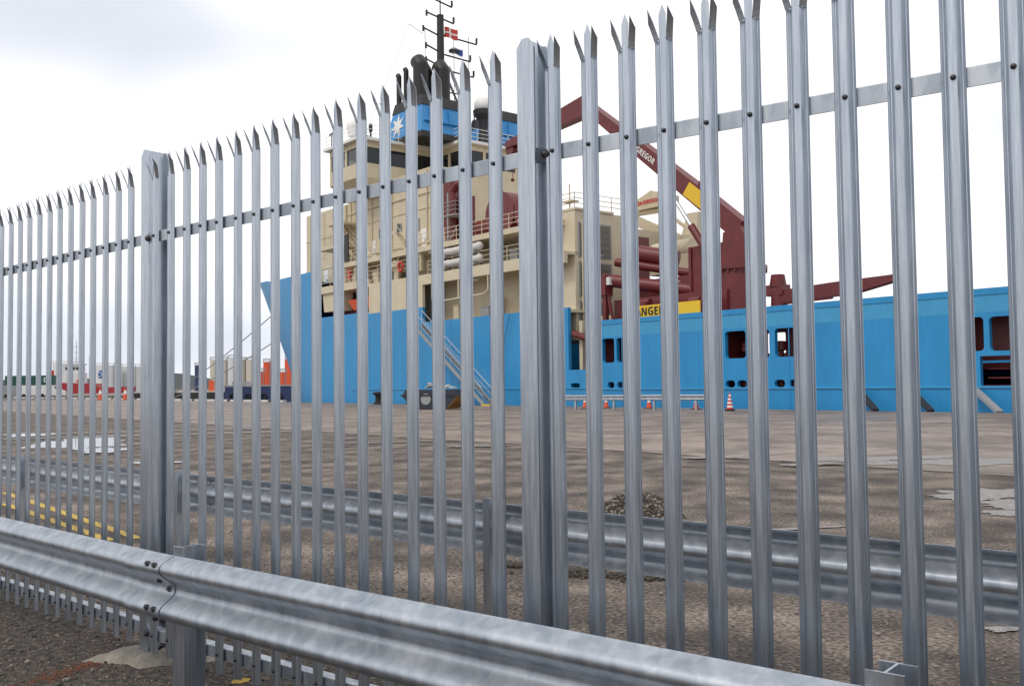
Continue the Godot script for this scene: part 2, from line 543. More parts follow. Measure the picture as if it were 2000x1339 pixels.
# a wall across t0..t1 with rounded openings [s0, s1, h0, h1, corner radius]
func plate(mb: MB, s0: float, s1: float, h0: float, h1: float, t0: float, t1: float, holes := []) -> void:
	var xs := [s0, s1]
	var hs := [h0, h1]
	for o in holes:
		for k in 2:
			if o[k] > s0 and o[k] < s1: xs.append(o[k])
			if o[2 + k] > h0 and o[2 + k] < h1: hs.append(o[2 + k])
	xs.sort()
	hs.sort()
	var fo := Vector3(0, 0, 1)
	for i in xs.size() - 1:
		for j in hs.size() - 1:
			if xs[i + 1] - xs[i] < 1e-5 or hs[j + 1] - hs[j] < 1e-5:
				continue
			var cx: float = (xs[i] + xs[i + 1]) / 2
			var ch: float = (hs[j] + hs[j + 1]) / 2
			var open := false
			for o in holes:
				if cx > o[0] and cx < o[1] and ch > o[2] and ch < o[3]:
					open = true
			if open:
				continue
			for tt in [[t0, fo], [t1, -fo]]:
				mb.quad(L(xs[i], tt[0], hs[j]), L(xs[i + 1], tt[0], hs[j]), L(xs[i + 1], tt[0], hs[j + 1]), L(xs[i], tt[0], hs[j + 1]), tt[1])
	mb.quad(L(s0, t0, h0), L(s0, t1, h0), L(s0, t1, h1), L(s0, t0, h1), Vector3(-1, 0, 0))
	mb.quad(L(s1, t0, h0), L(s1, t1, h0), L(s1, t1, h1), L(s1, t0, h1), Vector3(1, 0, 0))
	mb.quad(L(s0, t0, h1), L(s1, t0, h1), L(s1, t1, h1), L(s0, t1, h1), Vector3.UP)
	mb.quad(L(s0, t0, h0), L(s1, t0, h0), L(s1, t1, h0), L(s0, t1, h0), Vector3.DOWN)
	for o in holes:
		var r: float = o[4]
		var ring := []
		for c in [[o[1] - r, o[3] - r, 0.0, o[1], o[3]], [o[0] + r, o[3] - r, PI / 2, o[0], o[3]], [o[0] + r, o[2] + r, PI, o[0], o[2]], [o[1] - r, o[2] + r, PI * 1.5, o[1], o[2]]]:
			var prev := Vector2.ZERO
			for k in 6:
				var a: float = c[2] + PI / 2 * k / 5
				var p := Vector2(c[0] + cos(a) * r, c[1] + sin(a) * r)
				if k > 0 and r > 0.0:
					mb.tri(L(c[3], t0, c[4]), L(prev.x, t0, prev.y), L(p.x, t0, p.y), fo, fo, fo)
				ring.append(p)
				prev = p
		for k in ring.size():
			var p: Vector2 = ring[k]
			var q: Vector2 = ring[(k + 1) % ring.size()]
			var mid := Vector2((o[0] + o[1]) / 2, (o[2] + o[3]) / 2)
			var nn := (mid - (p + q) / 2).normalized()
			mb.quad(L(p.x, t0, p.y), L(q.x, t0, q.y), L(q.x, t1, q.y), L(p.x, t1, p.y), Vector3(nn.x, nn.y, 0))

func railing(mb: MB, pts: Array, hh := 1.05, rails := 3, gap := 1.6, r := 0.028) -> void:
	for i in pts.size() - 1:
		var p: Vector3 = pts[i]
		var q: Vector3 = pts[i + 1]
		for k in rails:
			var u := Vector3(0, hh * (k + 1) / rails, 0)
			mb.tube(p + u, q + u, r, r, 5, false)
		var m := maxi(1, int(p.distance_to(q) / gap))
		for k in m + 1:
			var b := p.lerp(q, float(k) / m)
			mb.tube(b, b + Vector3(0, hh, 0), r * 1.15, r * 1.15, 5, false)

func sheer(s: float) -> float:
	return 12.4 + 2.7 * pow(clampf((-36.0 - s) / 28.6, 0, 1), 2.0)

func bow_rows(side: float) -> Array:
	var rows := []
	for i in 25:
		var u := pow(i / 24.0, 1.35)
		var top := sheer(lerpf(-64.6, -30.0, u))
		var row := []
		for j in 15:
			var h := lerpf(-4.0, top, j / 14.0)
			var st := -52.2 - 0.82 * h
			var s := lerpf(st, -30.0, u)
			var k := clampf(h / 13.0, -0.2, 1.15)
			var le := lerpf(21.5, 31.0, k)
			var p := lerpf(1.5, 2.2, k)
			var b := 10.5 * (1.0 - pow(1.0 - minf((s - st) / le, 1.0), p))
			row.append(L(s, 11.5 - side * b, h))
		rows.append(row)
	return rows

func text(called: String, words: String, size: float, m: Material, parent: Node, xf: Transform3D) -> MeshInstance3D:
	var t := TextMesh.new()
	var f := SystemFont.new()
	f.font_names = PackedStringArray(["Droid Sans"])
	f.font_weight = 700
	t.font = f
	t.text = words
	t.font_size = 64
	t.pixel_size = size / 64.0
	t.depth = 0.02
	t.material = m
	return same(t, called, parent, xf)

func make_ship() -> void:
	var ship := thing("supply_ship", "blue and cream offshore supply ship with maroon cranes moored along the quay", "ship", SHIP_O, SHIP_TURN)
	# ---- hull
	var hull := MB.new()
	var wins := [[7.9, 8.95, 2.76, 4.28, 0.16], [9.15, 10.25, 2.76, 4.27, 0.16], [17.65, 19.05, 2.75, 4.25, 0.18], [19.3, 20.6, 2.75, 4.25, 0.18], [20.95, 22.35, 2.74, 4.25, 0.18], [30.4, 31.95, 2.7, 4.2, 0.18], [32.2, 33.9, 2.68, 4.18, 0.18], [34.2, 35.9, 2.68, 4.18, 0.18],
		[31.75, 38.5, 1.16, 2.47, 0.05]]
	for c in [[8.6, 0.30], [9.45, 0.30], [17.95, 0.33], [18.75, 0.33], [19.75, 0.33], [21.2, 0.33], [22.1, 0.33]]:
		wins.append([c[0] - c[1], c[0] + c[1], 1.15, 1.55, 0.2])
	plate(hull, 6.6, 42.0, -4.0, 4.4, 1.0, 1.25, wins)
	plate(hull, 4.7, 6.6, -4.0, 2.37, 1.0, 1.25, [[4.85, 5.75, 1.18, 1.5, 0.16]])
	plate(hull, -12.6, 4.7, -4.0, 6.5, 1.0, 1.25)
	plate(hull, -21.0, -12.6, -4.0, 7.72, 1.0, 1.25)
	plate(hull, -30.0, -21.0, -4.0, 7.9, 1.0, 1.25)
	for sd in [1.0, -1.0]:
		hull.sheet(bow_rows(sd), L(0, -sd, 0))
	# far side, transom, decks
	plate(hull, -30.0, 42.0, -4.0, 2.3, 21.75, 22.0)
	plate(hull, 12.0, 42.0, 2.3, 5.4, 21.75, 22.0)
	plate(hull, -30.0, 0.0, 2.3, 7.8, 21.75, 22.0)
	hull.quad(L(42, 1, -4), L(42, 22, -4), L(42, 22, 3.0), L(42, 1, 3.0), Vector3(1, 0, 0))
	var dk := []
	for r in bow_rows(1.0):
		var p: Vector3 = r[12]
		dk.append([L(p.x, -p.z, 11.3), L(p.x, 23.0 + p.z, 11.3)])
	hull.sheet(dk, Vector3.UP)
	part(hull, "hull", M.blue, ship)
	var cap := MB.new()
	plate(cap, 6.6, 42.0, 5.16, 5.45, 0.96, 3.2)
	part(cap, "bulwark_cap", M.blue, ship)
	var band := MB.new()
	plate(band, 6.6, 42.0, 4.4, 5.16, 1.0, 1.25)
	part(band, "bulwark_band", M.band, ship)
	var strake := MB.new()
	B(strake, 6.6, 42.0, 0.93, 1.0, 1.07, 1.14)
	B(strake, -24.0, 6.6, 0.93, 1.0, 1.14, 1.20)
	part(strake, "rubbing_strake", M.band, ship)
	for i in 12:
		var sm := MB.new()
		var sx := -27.0 + i * 6.1
		B(sm, sx, sx + 0.05, 0.985, 1.0, -1.0, 2.3 if sx > 4.4 and sx < 6.7 else (4.35 if sx > 6.7 else 6.4))
		part(sm, "plate_seam", M.blue, ship)
	# ---- inside of the crash rail, aft deck
	var inner := MB.new()
	plate(inner, 6.6, 42.0, 0.6, 5.16, 3.0, 3.2, [[18.9, 20.2, 3.0, 4.15, 0.1], [8.4, 8.9, 2.6, 4.1, 0.05], [30.6, 32.3, 1.2, 2.3, 0.05]])
	B(inner, 6.6, 42.0, 1.25, 3.0, 0.55, 0.6)
	for s in [7.6, 11.5, 14.5, 17.2, 23.5, 27.0, 30.1, 36.5]:
		B(inner, s, s + 0.12, 1.25, 3.0, 0.6, 5.16)
	part(inner, "crash_rail_inside", M.maroon, ship)
	var gear := MB.new()
	for e in [[18.4, 2.2, 0.5], [20.6, 2.0, 0.42], [33.4, 2.2, 0.5], [35.0, 2.2, 0.4]]:
		var cap0 := MB.new()
		cap0.lathe([Vector2(e[2], 0.6), Vector2(e[2], 2.3), Vector2(e[2] * 0.4, 2.4), Vector2(e[2] * 0.4, 3.1), Vector2(e[2] * 0.9, 3.15), Vector2(e[2] * 0.9, 3.6), Vector2(0, 3.65)], L(e[0], e[1], 0), 14)
		part(cap0, "capstan", M.maroon, ship)
	for h in [1.5, 1.9]:
		gear = MB.new()
		gear.tube(L(31.8, 1.6, h), L(38.4, 1.6, h), 0.04, 0.04, 6)
		part(gear, "guard_bar", M.maroon, ship)
	var adeck := MB.new()
	B(adeck, 3.0, 42.0, 3.2, 21.7, 1.9, 2.2)
	part(adeck, "aft_deck", M.maroon, ship)
	# leaning boards at the foot of the hull
	for s in [25.9, 28.6, 31.6]:
		var fb := MB.new()
		fb.bar(L(s, 0.75, 1.0), L(s + 1.5, -0.25, 0.05), 0.30, 0.14)
		part(fb, "fender_board", M.dark if s < 31 else M.grey, ship)
	# ---- forward side: cream plating, decks, recesses
	var plating := MB.new()
	plate(plating, -21.0, -12.6, 7.72, 10.3, 1.0, 1.25)
	plate(plating, -12.6, 4.4, 9.5, 10.3, 1.0, 1.3)
	plate(plating, -30.0, -21.0, 10.1, 10.75, 1.0, 1.3)
	B(plating, -30.0, 4.4, 1.3, 3.2, 10.1, 10.3)
	part(plating, "side_plating", M.cream, ship)
	var inwall := MB.new()
	B(inwall, -30.0, 4.0, 3.2, 3.4, 6.2, 10.1)
	B(inwall, -12.7, 4.7, 1.25, 3.2, 6.2, 6.4)
	B(inwall, -30.0, -21.0, 1.25, 3.2, 7.4, 7.6)
	for s in [-11.2, -8.0, -3.5, 0.5]:
		B(inwall, s, s + 0.28, 1.4, 1.7, 6.4, 8.2 if s < -5 else 9.5)
	part(inwall, "side_passage", M.cream, ship)
	var frame := MB.new()
	frame.path([L(-11.4, 1.1, 9.5), L(-11.4, 1.1, 8.2), L(-10.9, 1.1, 8.0), L(-4.6, 1.1, 8.15), L(-4.1, 1.1, 8.4), L(-4.1, 1.1, 9.5)], 0.07)
	frame.tube(L(-7.8, 1.1, 8.05), L(-7.8, 1.1, 9.5), 0.07)
	part(frame, "pipe_frame", M.cream, ship)
	var mouth := MB.new()
	B(mouth, -29.6, -21.2, 2.6, 3.1, 7.6, 9.0)
	part(mouth, "mooring_winch_bed", M.maroon, ship)
	var rb := MB.new()
	rb.hexa([L(-24.6, 1.5, 8.3), L(-21.3, 1.5, 8.3), L(-21.3, 2.5, 8.3), L(-24.6, 2.5, 8.3), L(-25.2, 1.3, 9.2), L(-21.1, 1.3, 9.2), L(-21.1, 2.6, 9.2), L(-25.2, 2.6, 9.2)])
	part(rb, "rescue_boat", M.orange, ship)
	var chock := MB.new()
	chock.hexa([L(-29.5, 1.2, 8.4), L(-26.4, 1.2, 8.4), L(-26.4, 2.4, 8.4), L(-29.5, 2.4, 8.4), L(-29.8, 1.2, 10.1), L(-26.2, 1.2, 10.1), L(-26.2, 2.4, 10.1), L(-29.8, 2.4, 10.1)])
	part(chock, "fairlead_housing", M.cream, ship)
	# interior of the dip abaft the louvre house
	var dip := MB.new()
	B(dip, 3.0, 6.6, 3.6, 3.8, 2.2, 6.0)
	B(dip, 5.1, 5.4, 1.6, 1.9, 2.3, 5.6)
	for k in 6:
		B(dip, 5.75, 6.25, 2.0, 2.06, 2.5 + k * 0.32, 2.55 + k * 0.32)
	part(dip, "ladder_recess", M.cream, ship)
	var pd := MB.new()
	pd.tube(L(4.9, 1.3, 4.75), L(6.9, 1.3, 4.2), 0.22, 0.22, 12)
	part(pd, "exhaust_stub", M.maroon, ship)
	# ---- accommodation
	var acc := MB.new()
	B(acc, -36.6, -28.6, 3.0, 18.0, 10.3, 18.6)
	B(acc, -28.6, -14.0, 3.2, 15.0, 10.3, 19.7)
	B(acc, -14.0, 3.4, 7.5, 15.5, 10.3, 12.6)
	part(acc, "accommodation", M.cream, ship)
	var trim := MB.new()
	for h in [12.9, 15.9]:
		B(trim, -36.64, -28.6, 2.95, 3.0, h, h + 0.08)
	B(trim, -28.6, -14.0, 3.14, 3.2, 16.3, 16.38)
	for s in [-35.6, -34.0, -31.0, -30.6]:
		trim.tube(L(s, 2.93, 10.4), L(s, 2.93, 18.4), 0.05, 0.05, 6)
	for s in [-27.8, -24.0, -20.9, -20.6, -17.6, -15.0, -14.4]:
		trim.tube(L(s, 3.1, 12.7), L(s, 3.1, 19.6), 0.06, 0.06, 6)
	for h in [13.4, 17.6]:
		trim.tube(L(-28.5, 3.1, h), L(-14.0, 3.1, h), 0.05, 0.05, 6)
	for e in [[-26.9, 13.2], [-18.2, 13.0], [-33.0, 14.0]]:
		for r in 14:
			trim.tube(L(e[0], 2.9, e[1] + r * 0.33), L(e[0] + 0.45, 2.9, e[1] + r * 0.33), 0.025, 0.025, 5)
	part(trim, "wall_piping", M.cream, ship)
	for e in [[-22.4, 15.1], [-19.4, 15.1], [-25.6, 15.1], [-16.6, 15.1]]:
		var fr := MB.new()
		fr.bb(L(e[0] - 0.36, 3.2, e[1] - 0.5), L(e[0] + 0.36, 3.1, e[1] + 0.5))
		var pw := part(fr, "window", M.grey, ship)
		var gl := MB.new()
		gl.bb(L(e[0] - 0.25, 3.1, e[1] - 0.39), L(e[0] + 0.25, 3.08, e[1] + 0.39))
		part(gl, "pane", M.glass, pw)
	for e in [[-23.8, 12.6, 3.2], [-15.6, 12.6, 3.2], [-32.4, 10.75, 3.0], [-9.5, 6.4, 3.2], [-1.8, 6.4, 3.2]]:
		var dr := MB.new()
		dr.bb(L(e[0] - 0.4, e[2], e[1] + 0.15), L(e[0] + 0.4, e[2] - 0.06, e[1] + 2.0))
		var dn := part(dr, "door", M.white, ship)
		var dh := MB.new()
		dh.box(L(e[0] + 0.28, e[2] - 0.09, e[1] + 1.0), Vector3(0.06, 0.3, 0.06))
		part(dh, "handle", M.grey, dn)
	for e in [[-28.0, 1.5, 10.0], [-12.0, 1.5, 12.1], [-6.0, 1.5, 12.1], [-6.5, 1.8, 9.4], [-1.0, 1.8, 9.4], [-30.0, 2.6, 14.0]]:
		var lm := MB.new()
		lm.box(L(e[0], e[1], e[2]), Vector3(0.5, 0.16, 0.22))
		part(lm, "deck_lamp", M.white, ship)
	for e in [[-10.2, 6.4, 0.7, 1.3], [-6.6, 6.4, 1.0, 0.9], [-5.2, 6.4, 0.5, 1.6], [0.6, 6.4, 0.9, 1.1], [-26.2, 10.75, 0.8, 0.9], [-19.2, 10.3, 1.1, 0.8], [-13.2, 10.3, 0.7, 1.2], [-3.0, 10.3, 0.9, 1.0], [0.5, 10.3, 0.7, 1.3]]:
		var eq := MB.new()
		B(eq, e[0], e[0] + e[2], 2.3, 2.9, e[1], e[1] + e[3])
		B(eq, e[0] - 0.04, e[0] + e[2] + 0.04, 2.26, 2.94, e[1] + e[3], e[1] + e[3] + 0.06)
		part(eq, "deck_box", M.grey if e[2] > 0.85 else M.cream, ship)
	# deck B, with the open machinery deck abaft the accommodation
	var deckb := MB.new()
	B(deckb, -26.0, 3.4, 1.1, 7.5, 12.2, 12.6)
	B(deckb, -30.5, -26.0, 1.1, 3.0, 14.2, 14.5)
	B(deckb, -29.0, -26.5, 1.2, 3.0, 16.4, 16.6)
	part(deckb, "boat_deck", M.cream, ship)
	var shade := MB.new()
	B(shade, -26.0, 3.0, 4.5, 4.7, 10.3, 12.2)
	for s in [-24.0, -18.5, -13.5]:
		B(shade, s, s + 0.25, 1.3, 1.55, 10.75, 12.2)
	part(shade, "boat_deck_wall", M.cream, ship)
	var rl := MB.new()
	railing(rl, [L(-14.5, 1.15, 12.6), L(3.2, 1.15, 12.6)])
	railing(rl, [L(-26.0, 1.15, 12.6), L(-15.5, 1.15, 12.6)])
	railing(rl, [L(-29.9, 1.15, 10.75), L(-13.0, 1.15, 10.75)])
	railing(rl, [L(-12.0, 1.15, 10.3), L(3.2, 1.15, 10.3)])
	railing(rl, [L(-30.4, 1.2, 14.5), L(-26.1, 1.2, 14.5)])
	part(rl, "deck_railing", M.cream, ship)
	for e in [[L(-29.6, 1.9, 17.4), L(-26.4, 1.9, 14.5)], [L(-27.0, 1.9, 14.5), L(-24.2, 1.9, 12.6)], [L(-25.0, 1.7, 12.4), L(-22.6, 1.7, 10.7)], [L(-18.5, 1.9, 14.6), L(-16.2, 1.9, 12.6)]]:
		var stairs := MB.new()
		for k in 2:
			var off := Vector3(0, 0, -0.7 * k)
			stairs.bar(e[0] + off, e[1] + off, 0.06, 0.25)
			stairs.tube(e[0] + off + Vector3(0, 1, 0), e[1] + off + Vector3(0, 1, 0), 0.03, 0.03, 5)
		for k in 9:
			var p: Vector3 = e[0].lerp(e[1], (k + 0.5) / 9.0)
			stairs.box(p + Vector3(0, 0, -0.35), Vector3(0.28, 0.04, 0.7))
		part(stairs, "stair_flight", M.cream, ship)
	var ban := MB.new()
	B(ban, -25.3, -24.6, 1.0, 1.1, 12.7, 15.1)
	part(ban, "black_screen", M.black, ship)
	for e in [[-24.5, -23.6, 11.0], [-21.2, -20.2, 10.9], [-15.6, -14.9, 11.0]]:
		var lk := MB.new()
		B(lk, e[0], e[1], 1.5, 2.2, 10.4, e[2] + 0.5)
		B(lk, e[0] - 0.05, e[1] + 0.05, 1.45, 2.25, e[2] + 0.5, e[2] + 0.56)
		part(lk, "deck_locker", M.cream, ship)
	var crate := MB.new()
	crate.tube(L(-22.5, 1.8, 10.3), L(-22.5, 1.8, 13.4), 0.22, 0.16, 10)
	crate.tube(L(-22.5, 1.8, 13.3), L(-20.5, 1.6, 12.3), 0.14, 0.1, 8)
	crate.ball(L(-21.9, 1.7, 12.9), 0.34, 10)
	part(crate, "deck_davit", M.cream, ship)
	crate = MB.new()
	crate.ball(L(-17.4, 1.7, 11.6), 0.55, 12)
	crate.tube(L(-17.4, 1.7, 10.3), L(-17.4, 1.7, 11.3), 0.3, 0.3, 10)
	part(crate, "ventilator", M.cream, ship)
	crate = MB.new()
	crate.path([L(-16.9, 1.4, 10.4), L(-16.9, 1.4, 12.0), L(-16.5, 1.4, 12.4), L(-15.6, 1.4, 12.5)], 0.09)
	part(crate, "gooseneck", M.cream, ship)
	var redbox := MB.new()
	B(redbox, -28.1, -27.5, 2.85, 2.99, 11.4, 12.6)
	part(redbox, "hose_box", M.red, ship)
	var buoy := MB.new()
	for k in 14:
		var a0 := TAU * k / 14; var a1 := TAU * (k + 1) / 14
		buoy.tube(L(-16.0 + cos(a0) * 0.36, 1.1, 11.3 + sin(a0) * 0.36), L(-16.0 + cos(a1) * 0.36, 1.1, 11.3 + sin(a1) * 0.36), 0.1, 0.1, 6)
	part(buoy, "lifebuoy", M.red, ship)
	# ---- maroon winches on the boat deck
	var wn := MB.new()
	wn.tube(L(-16.0, 4.0, 12.6), L(-16.0, 4.0, 17.0), 0.42, 0.42, 14)
	wn.tube(L(-15.1, 3.8, 12.6), L(-15.1, 3.8, 15.2), 0.5, 0.5, 14)
	wn.tube(L(-14.3, 4.0, 12.6), L(-14.3, 4.0, 16.2), 0.22, 0.22, 12)
	B(wn, -13.3, -12.3, 3.6, 4.6, 12.6, 18.3)
	wn.path([L(-11.9, 3.6, 12.7), L(-11.9, 3.6, 17.2), L(-11.3, 3.6, 17.7), L(-10.6, 3.6, 17.7)], 0.32, 12)
	B(wn, -12.3, -10.8, 4.2, 5.0, 12.6, 16.8)
	wn.tube(L(-5.6, 3.4, 14.4), L(-5.6, 4.6, 14.4), 1.75, 1.75, 26)
	wn.tube(L(-9.4, 4.6, 13.9), L(-5.6, 4.6, 13.9), 0.75, 0.75, 18)
	wn.tube(L(-2.5, 3.4, 14.2), L(-2.5, 4.4, 14.2), 1.3, 1.3, 24)
	B(wn, -9.6, -2.0, 3.9, 6.5, 12.6, 13.4)
	part(wn, "winch_machinery", M.maroon, ship)
	var plat := MB.new()
	railing(plat, [L(-12.6, 2.6, 15.1), L(-10.2, 2.6, 15.1)], 1.0)
	railing(plat, [L(-10.2, 2.6, 15.1), L(-10.2, 3.8, 15.1)], 1.0)
	B(plat, -12.6, -10.2, 2.6, 3.9, 15.0, 15.1)
	plat.tube(L(-11.4, 2.7, 12.6), L(-11.4, 2.7, 16.9), 0.07)
	plat.tube(L(-12.5, 2.7, 13.9), L(-11.4, 2.7, 12.8), 0.05)
	plat.tube(L(-10.3, 2.7, 13.9), L(-11.4, 2.7, 12.8), 0.05)
	part(plat, "winch_platform", M.grey, ship)
	# liferafts in white wrapping hang along the side of the boat deck
	for h in [11.75, 10.85]:
		var raft := thing("liferaft", "upper white wrapped liferaft tube lashed under the boat deck" if h > 11 else "lower white wrapped liferaft tube lashed above the side plating", "liferaft", sw(-7.4, 1.15, h), SHIP_TURN)
		var tb := MB.new()
		for k in 9:
			tb.tube(Vector3(-2.3 + k * 0.5, 0.02 * sin(k * 2.1), 0), Vector3(-1.8 + k * 0.5, 0.02 * sin(k * 2.1 + 2.1), 0), 0.30, 0.25, 12)
		tb.ball(Vector3(2.25, 0, 0), 0.34, 12)
		part(tb, "wrapped_tube", M.canvas, raft)
		for x in [-1.9, 0.0, 1.9]:
			var cr := MB.new()
			cr.box(Vector3(x, -0.36, -0.1), Vector3(0.12, 0.14, 0.8))
			part(cr, "cradle", M.grey, raft)
	# ---- louvre house
	var lh := MB.new()
	B(lh, -1.5, 4.4, 2.0, 7.5, 4.4, 13.15)
	part(lh, "louvre_house", M.cream, ship)
	var corner := MB.new()
	B(corner, -1.6, 4.5, 1.95, 5.6, 13.15, 13.3)
	corner.tube(L(4.45, 2.6, 4.0), L(4.45, 2.6, 12.4), 0.09)
	part(corner, "house_coaming", M.cream, ship)
	for k in 3:
		var h0 := 10.0 - k * 2.66
		for c in [[2.28, 3.78], [3.98, 5.35]]:
			var lv := MB.new()
			lv.bb(L(4.4, c[1], h0), L(4.46, c[0], h0 + 2.36))
			var lp := part(lv, "louvre", M.grey, ship)
			var bl := MB.new()
			for r in 5:
				var y0 := h0 + 0.10 + r * 0.44
				bl.hexa([L(4.46, c[1] - 0.1, y0), L(4.50, c[1] - 0.1, y0), L(4.50, c[0] + 0.1, y0), L(4.46, c[0] + 0.1, y0), L(4.46, c[1] - 0.1, y0 + 0.4), L(4.47, c[1] - 0.1, y0 + 0.4), L(4.47, c[0] + 0.1, y0 + 0.4), L(4.46, c[0] + 0.1, y0 + 0.4)])
			part(bl, "louvre_blade", M.louvre, lp)
	var lrail := MB.new()
	railing(lrail, [L(-1.4, 2.1, 13.3), L(4.3, 2.1, 13.3), L(4.3, 7.3, 13.3)])
	B(lrail, 3.2, 4.2, 1.9, 2.6, 13.75, 13.85)
	lrail.tube(L(3.7, 2.2, 13.3), L(3.7, 2.2, 15.0), 0.05)
	part(lrail, "house_railing", M.cream, ship)
	var lamp := MB.new()
	lamp.bb(L(4.46, 4.1, 10.05), L(4.9, 3.6, 10.2))
	part(lamp, "floodlight", M.grey, ship)
	# ---- wheelhouse
	make_wheelhouse(ship)
	make_funnels(ship)
	make_mast(ship)
	make_cranes(ship)

func window_row(ship: Node, along: Array, h0: float, h1: float, pt: Callable, out: Vector3) -> void:
	# along: edges of the windows; pt(u) gives the wall point at u, height zero
	for i in along.size() - 1:
		var a: Vector3 = pt.call(along[i] + 0.14)
		var b: Vector3 = pt.call(along[i + 1] - 0.14)
		var p := MB.new()
		p.hexa([a + Vector3(0, h0, 0) - out * 0.10, b + Vector3(0, h0, 0) - out * 0.10, b + Vector3(0, h1, 0) - out * 0.10, a + Vector3(0, h1, 0) - out * 0.10,
			a + Vector3(0, h0, 0) - out * 0.13, b + Vector3(0, h0, 0) - out * 0.13, b + Vector3(0, h1, 0) - out * 0.13, a + Vector3(0, h1, 0) - out * 0.13])
		part(p, "bridge_window", M.tinted, ship)

func make_wheelhouse(ship: Node) -> void:
	var w := MB.new()
	var blocks := [[-27.0, -21.3, 0.5, 22.5], [-21.3, -17.0, 8.4, 14.6]]
	for b in blocks:
		B(w, b[0], b[1], b[2], b[3], 19.75, 21.0)
		B(w, b[0], b[1], b[2], b[3], 22.42, 22.95)
	# posts between the windows
	var hs := [21.0, 22.42]
	for s in [-27.0, -24.15, -21.58]:
		B(w, s, s + 0.28, 0.5, 0.72, hs[0], hs[1])
	for t in [0.72, 2.46, 5.16, 8.0]:
		B(w, -21.52, -21.3, t, t + 0.28, hs[0], hs[1])
	for s in [-21.3, -19.4, -17.28]:
		B(w, s, s + 0.28, 8.4, 8.62, hs[0], hs[1])
	for t in [8.62, 10.6, 12.4, 14.32]:
		B(w, -17.22, -17.0, t, t + 0.28, hs[0], hs[1])
	# sloped underside of the wing
	w.hexa([L(-27.0, 0.5, 19.75), L(-21.3, 0.5, 19.75), L(-21.3, 3.2, 19.75), L(-27.0, 3.2, 19.75), L(-26.6, 1.5, 18.9), L(-21.7, 1.5, 18.9), L(-21.7, 3.2, 18.4), L(-26.6, 3.2, 18.4)])
	part(w, "wheelhouse", M.cream, ship)
	var core := MB.new()
	B(core, -25.2, -23.4, 2.2, 20.8, 21.0, 22.42)
	B(core, -23.4, -18.8, 10.2, 12.8, 21.0, 22.42)
	part(core, "wheelhouse_inside", M.grey, ship)
	var roof := MB.new()
	for b in blocks:
		B(roof, b[0] - 0.45, b[1] + 0.45, b[2] - 0.45, b[3] + 0.45, 22.95, 23.2)
	part(roof, "wheelhouse_roof", M.white, ship)
	window_row(ship, [-27.0, -24.0, -21.3], 21.0, 22.42, func(u): return L(u, 0.5, 0), Vector3(0, 0, 1))
	window_row(ship, [0.86, 2.6, 5.3, 8.14], 21.0, 22.42, func(u): return L(-21.3, u, 0), Vector3(1, 0, 0))
	window_row(ship, [-21.3, -19.26, -17.0], 21.0, 22.42, func(u): return L(u, 8.4, 0), Vector3(0, 0, 1))
	window_row(ship, [8.5, 10.74, 12.54, 14.5], 21.0, 22.42, func(u): return L(-17.0, u, 0), Vector3(1, 0, 0))
	var rr := MB.new()
	railing(rr, [L(-27.3, 0.3, 23.2), L(-21.0, 0.3, 23.2), L(-21.0, 8.0, 23.2), L(-16.7, 8.0, 23.2), L(-16.7, 15.0, 23.2)], 1.1)
	part(rr, "roof_railing", M.white, ship)
	var dome := MB.new()
	var dc := L(-25.6, 2.2, 25.1)
	dome.ball(dc + Vector3(0, 0.12, 0), 0.68, 16)
	dome.tube(dc + Vector3(0, -0.75, 0), dc + Vector3(0, 0.1, 0), 0.5, 0.68, 16)
	for a in [-0.3, 0.3]:
		dome.tube(dc + Vector3(a, -1.9, 0), dc + Vector3(a, -0.7, 0), 0.07)
	part(dome, "satellite_dome", M.white, ship)
	var d2 := MB.new()
	var c2 := L(-18.0, 11.4, 27.0)
	d2.ball(c2, 0.86, 18)
	part(d2, "satellite_dome", M.white, ship)
	var ped := MB.new()
	ped.lathe([Vector2(0.95, -0.45), Vector2(0.9, -0.9), Vector2(0.5, -1.3), Vector2(0.4, -2.2), Vector2(0.5, -3.8)], c2, 14)
	ped.tube(c2 + Vector3(-1.6, -1.6, 0), c2 + Vector3(-0.4, -0.4, 0.6), 0.06)
	part(ped, "dome_pedestal", M.dark, ship)
	var bits := MB.new()
	bits.box(L(-22.6, 1.6, 23.55), Vector3(0.7, 0.3, 0.5))
	part(bits, "floodlight", M.dark, ship)
	bits = MB.new()
	bits.tube(L(-22.2, 2.0, 23.2), L(-22.2, 2.0, 24.6), 0.09)
	bits.box(L(-22.2, 2.0, 24.4), Vector3(0.25, 0.7, 0.25))
	part(bits, "signal_lamp", M.dark, ship)
	bits = MB.new()
	bits.tube(L(-27.0, 0.7, 23.2), L(-27.0, 0.7, 24.7), 0.05)
	bits.bar(L(-27.4, 0.7, 24.6), L(-26.2, 0.7, 24.75), 0.12, 0.12)
	part(bits, "wind_vane", M.dark, ship)
	bits = MB.new()
	bits.tube(L(-22.0, 3.2, 23.2), L(-22.0, 3.2, 26.9), 0.05)
	bits.tube(L(-22.0, 3.2, 26.2), L(-22.6, 3.2, 26.9), 0.04)
	part(bits, "aerial", M.dark, ship)

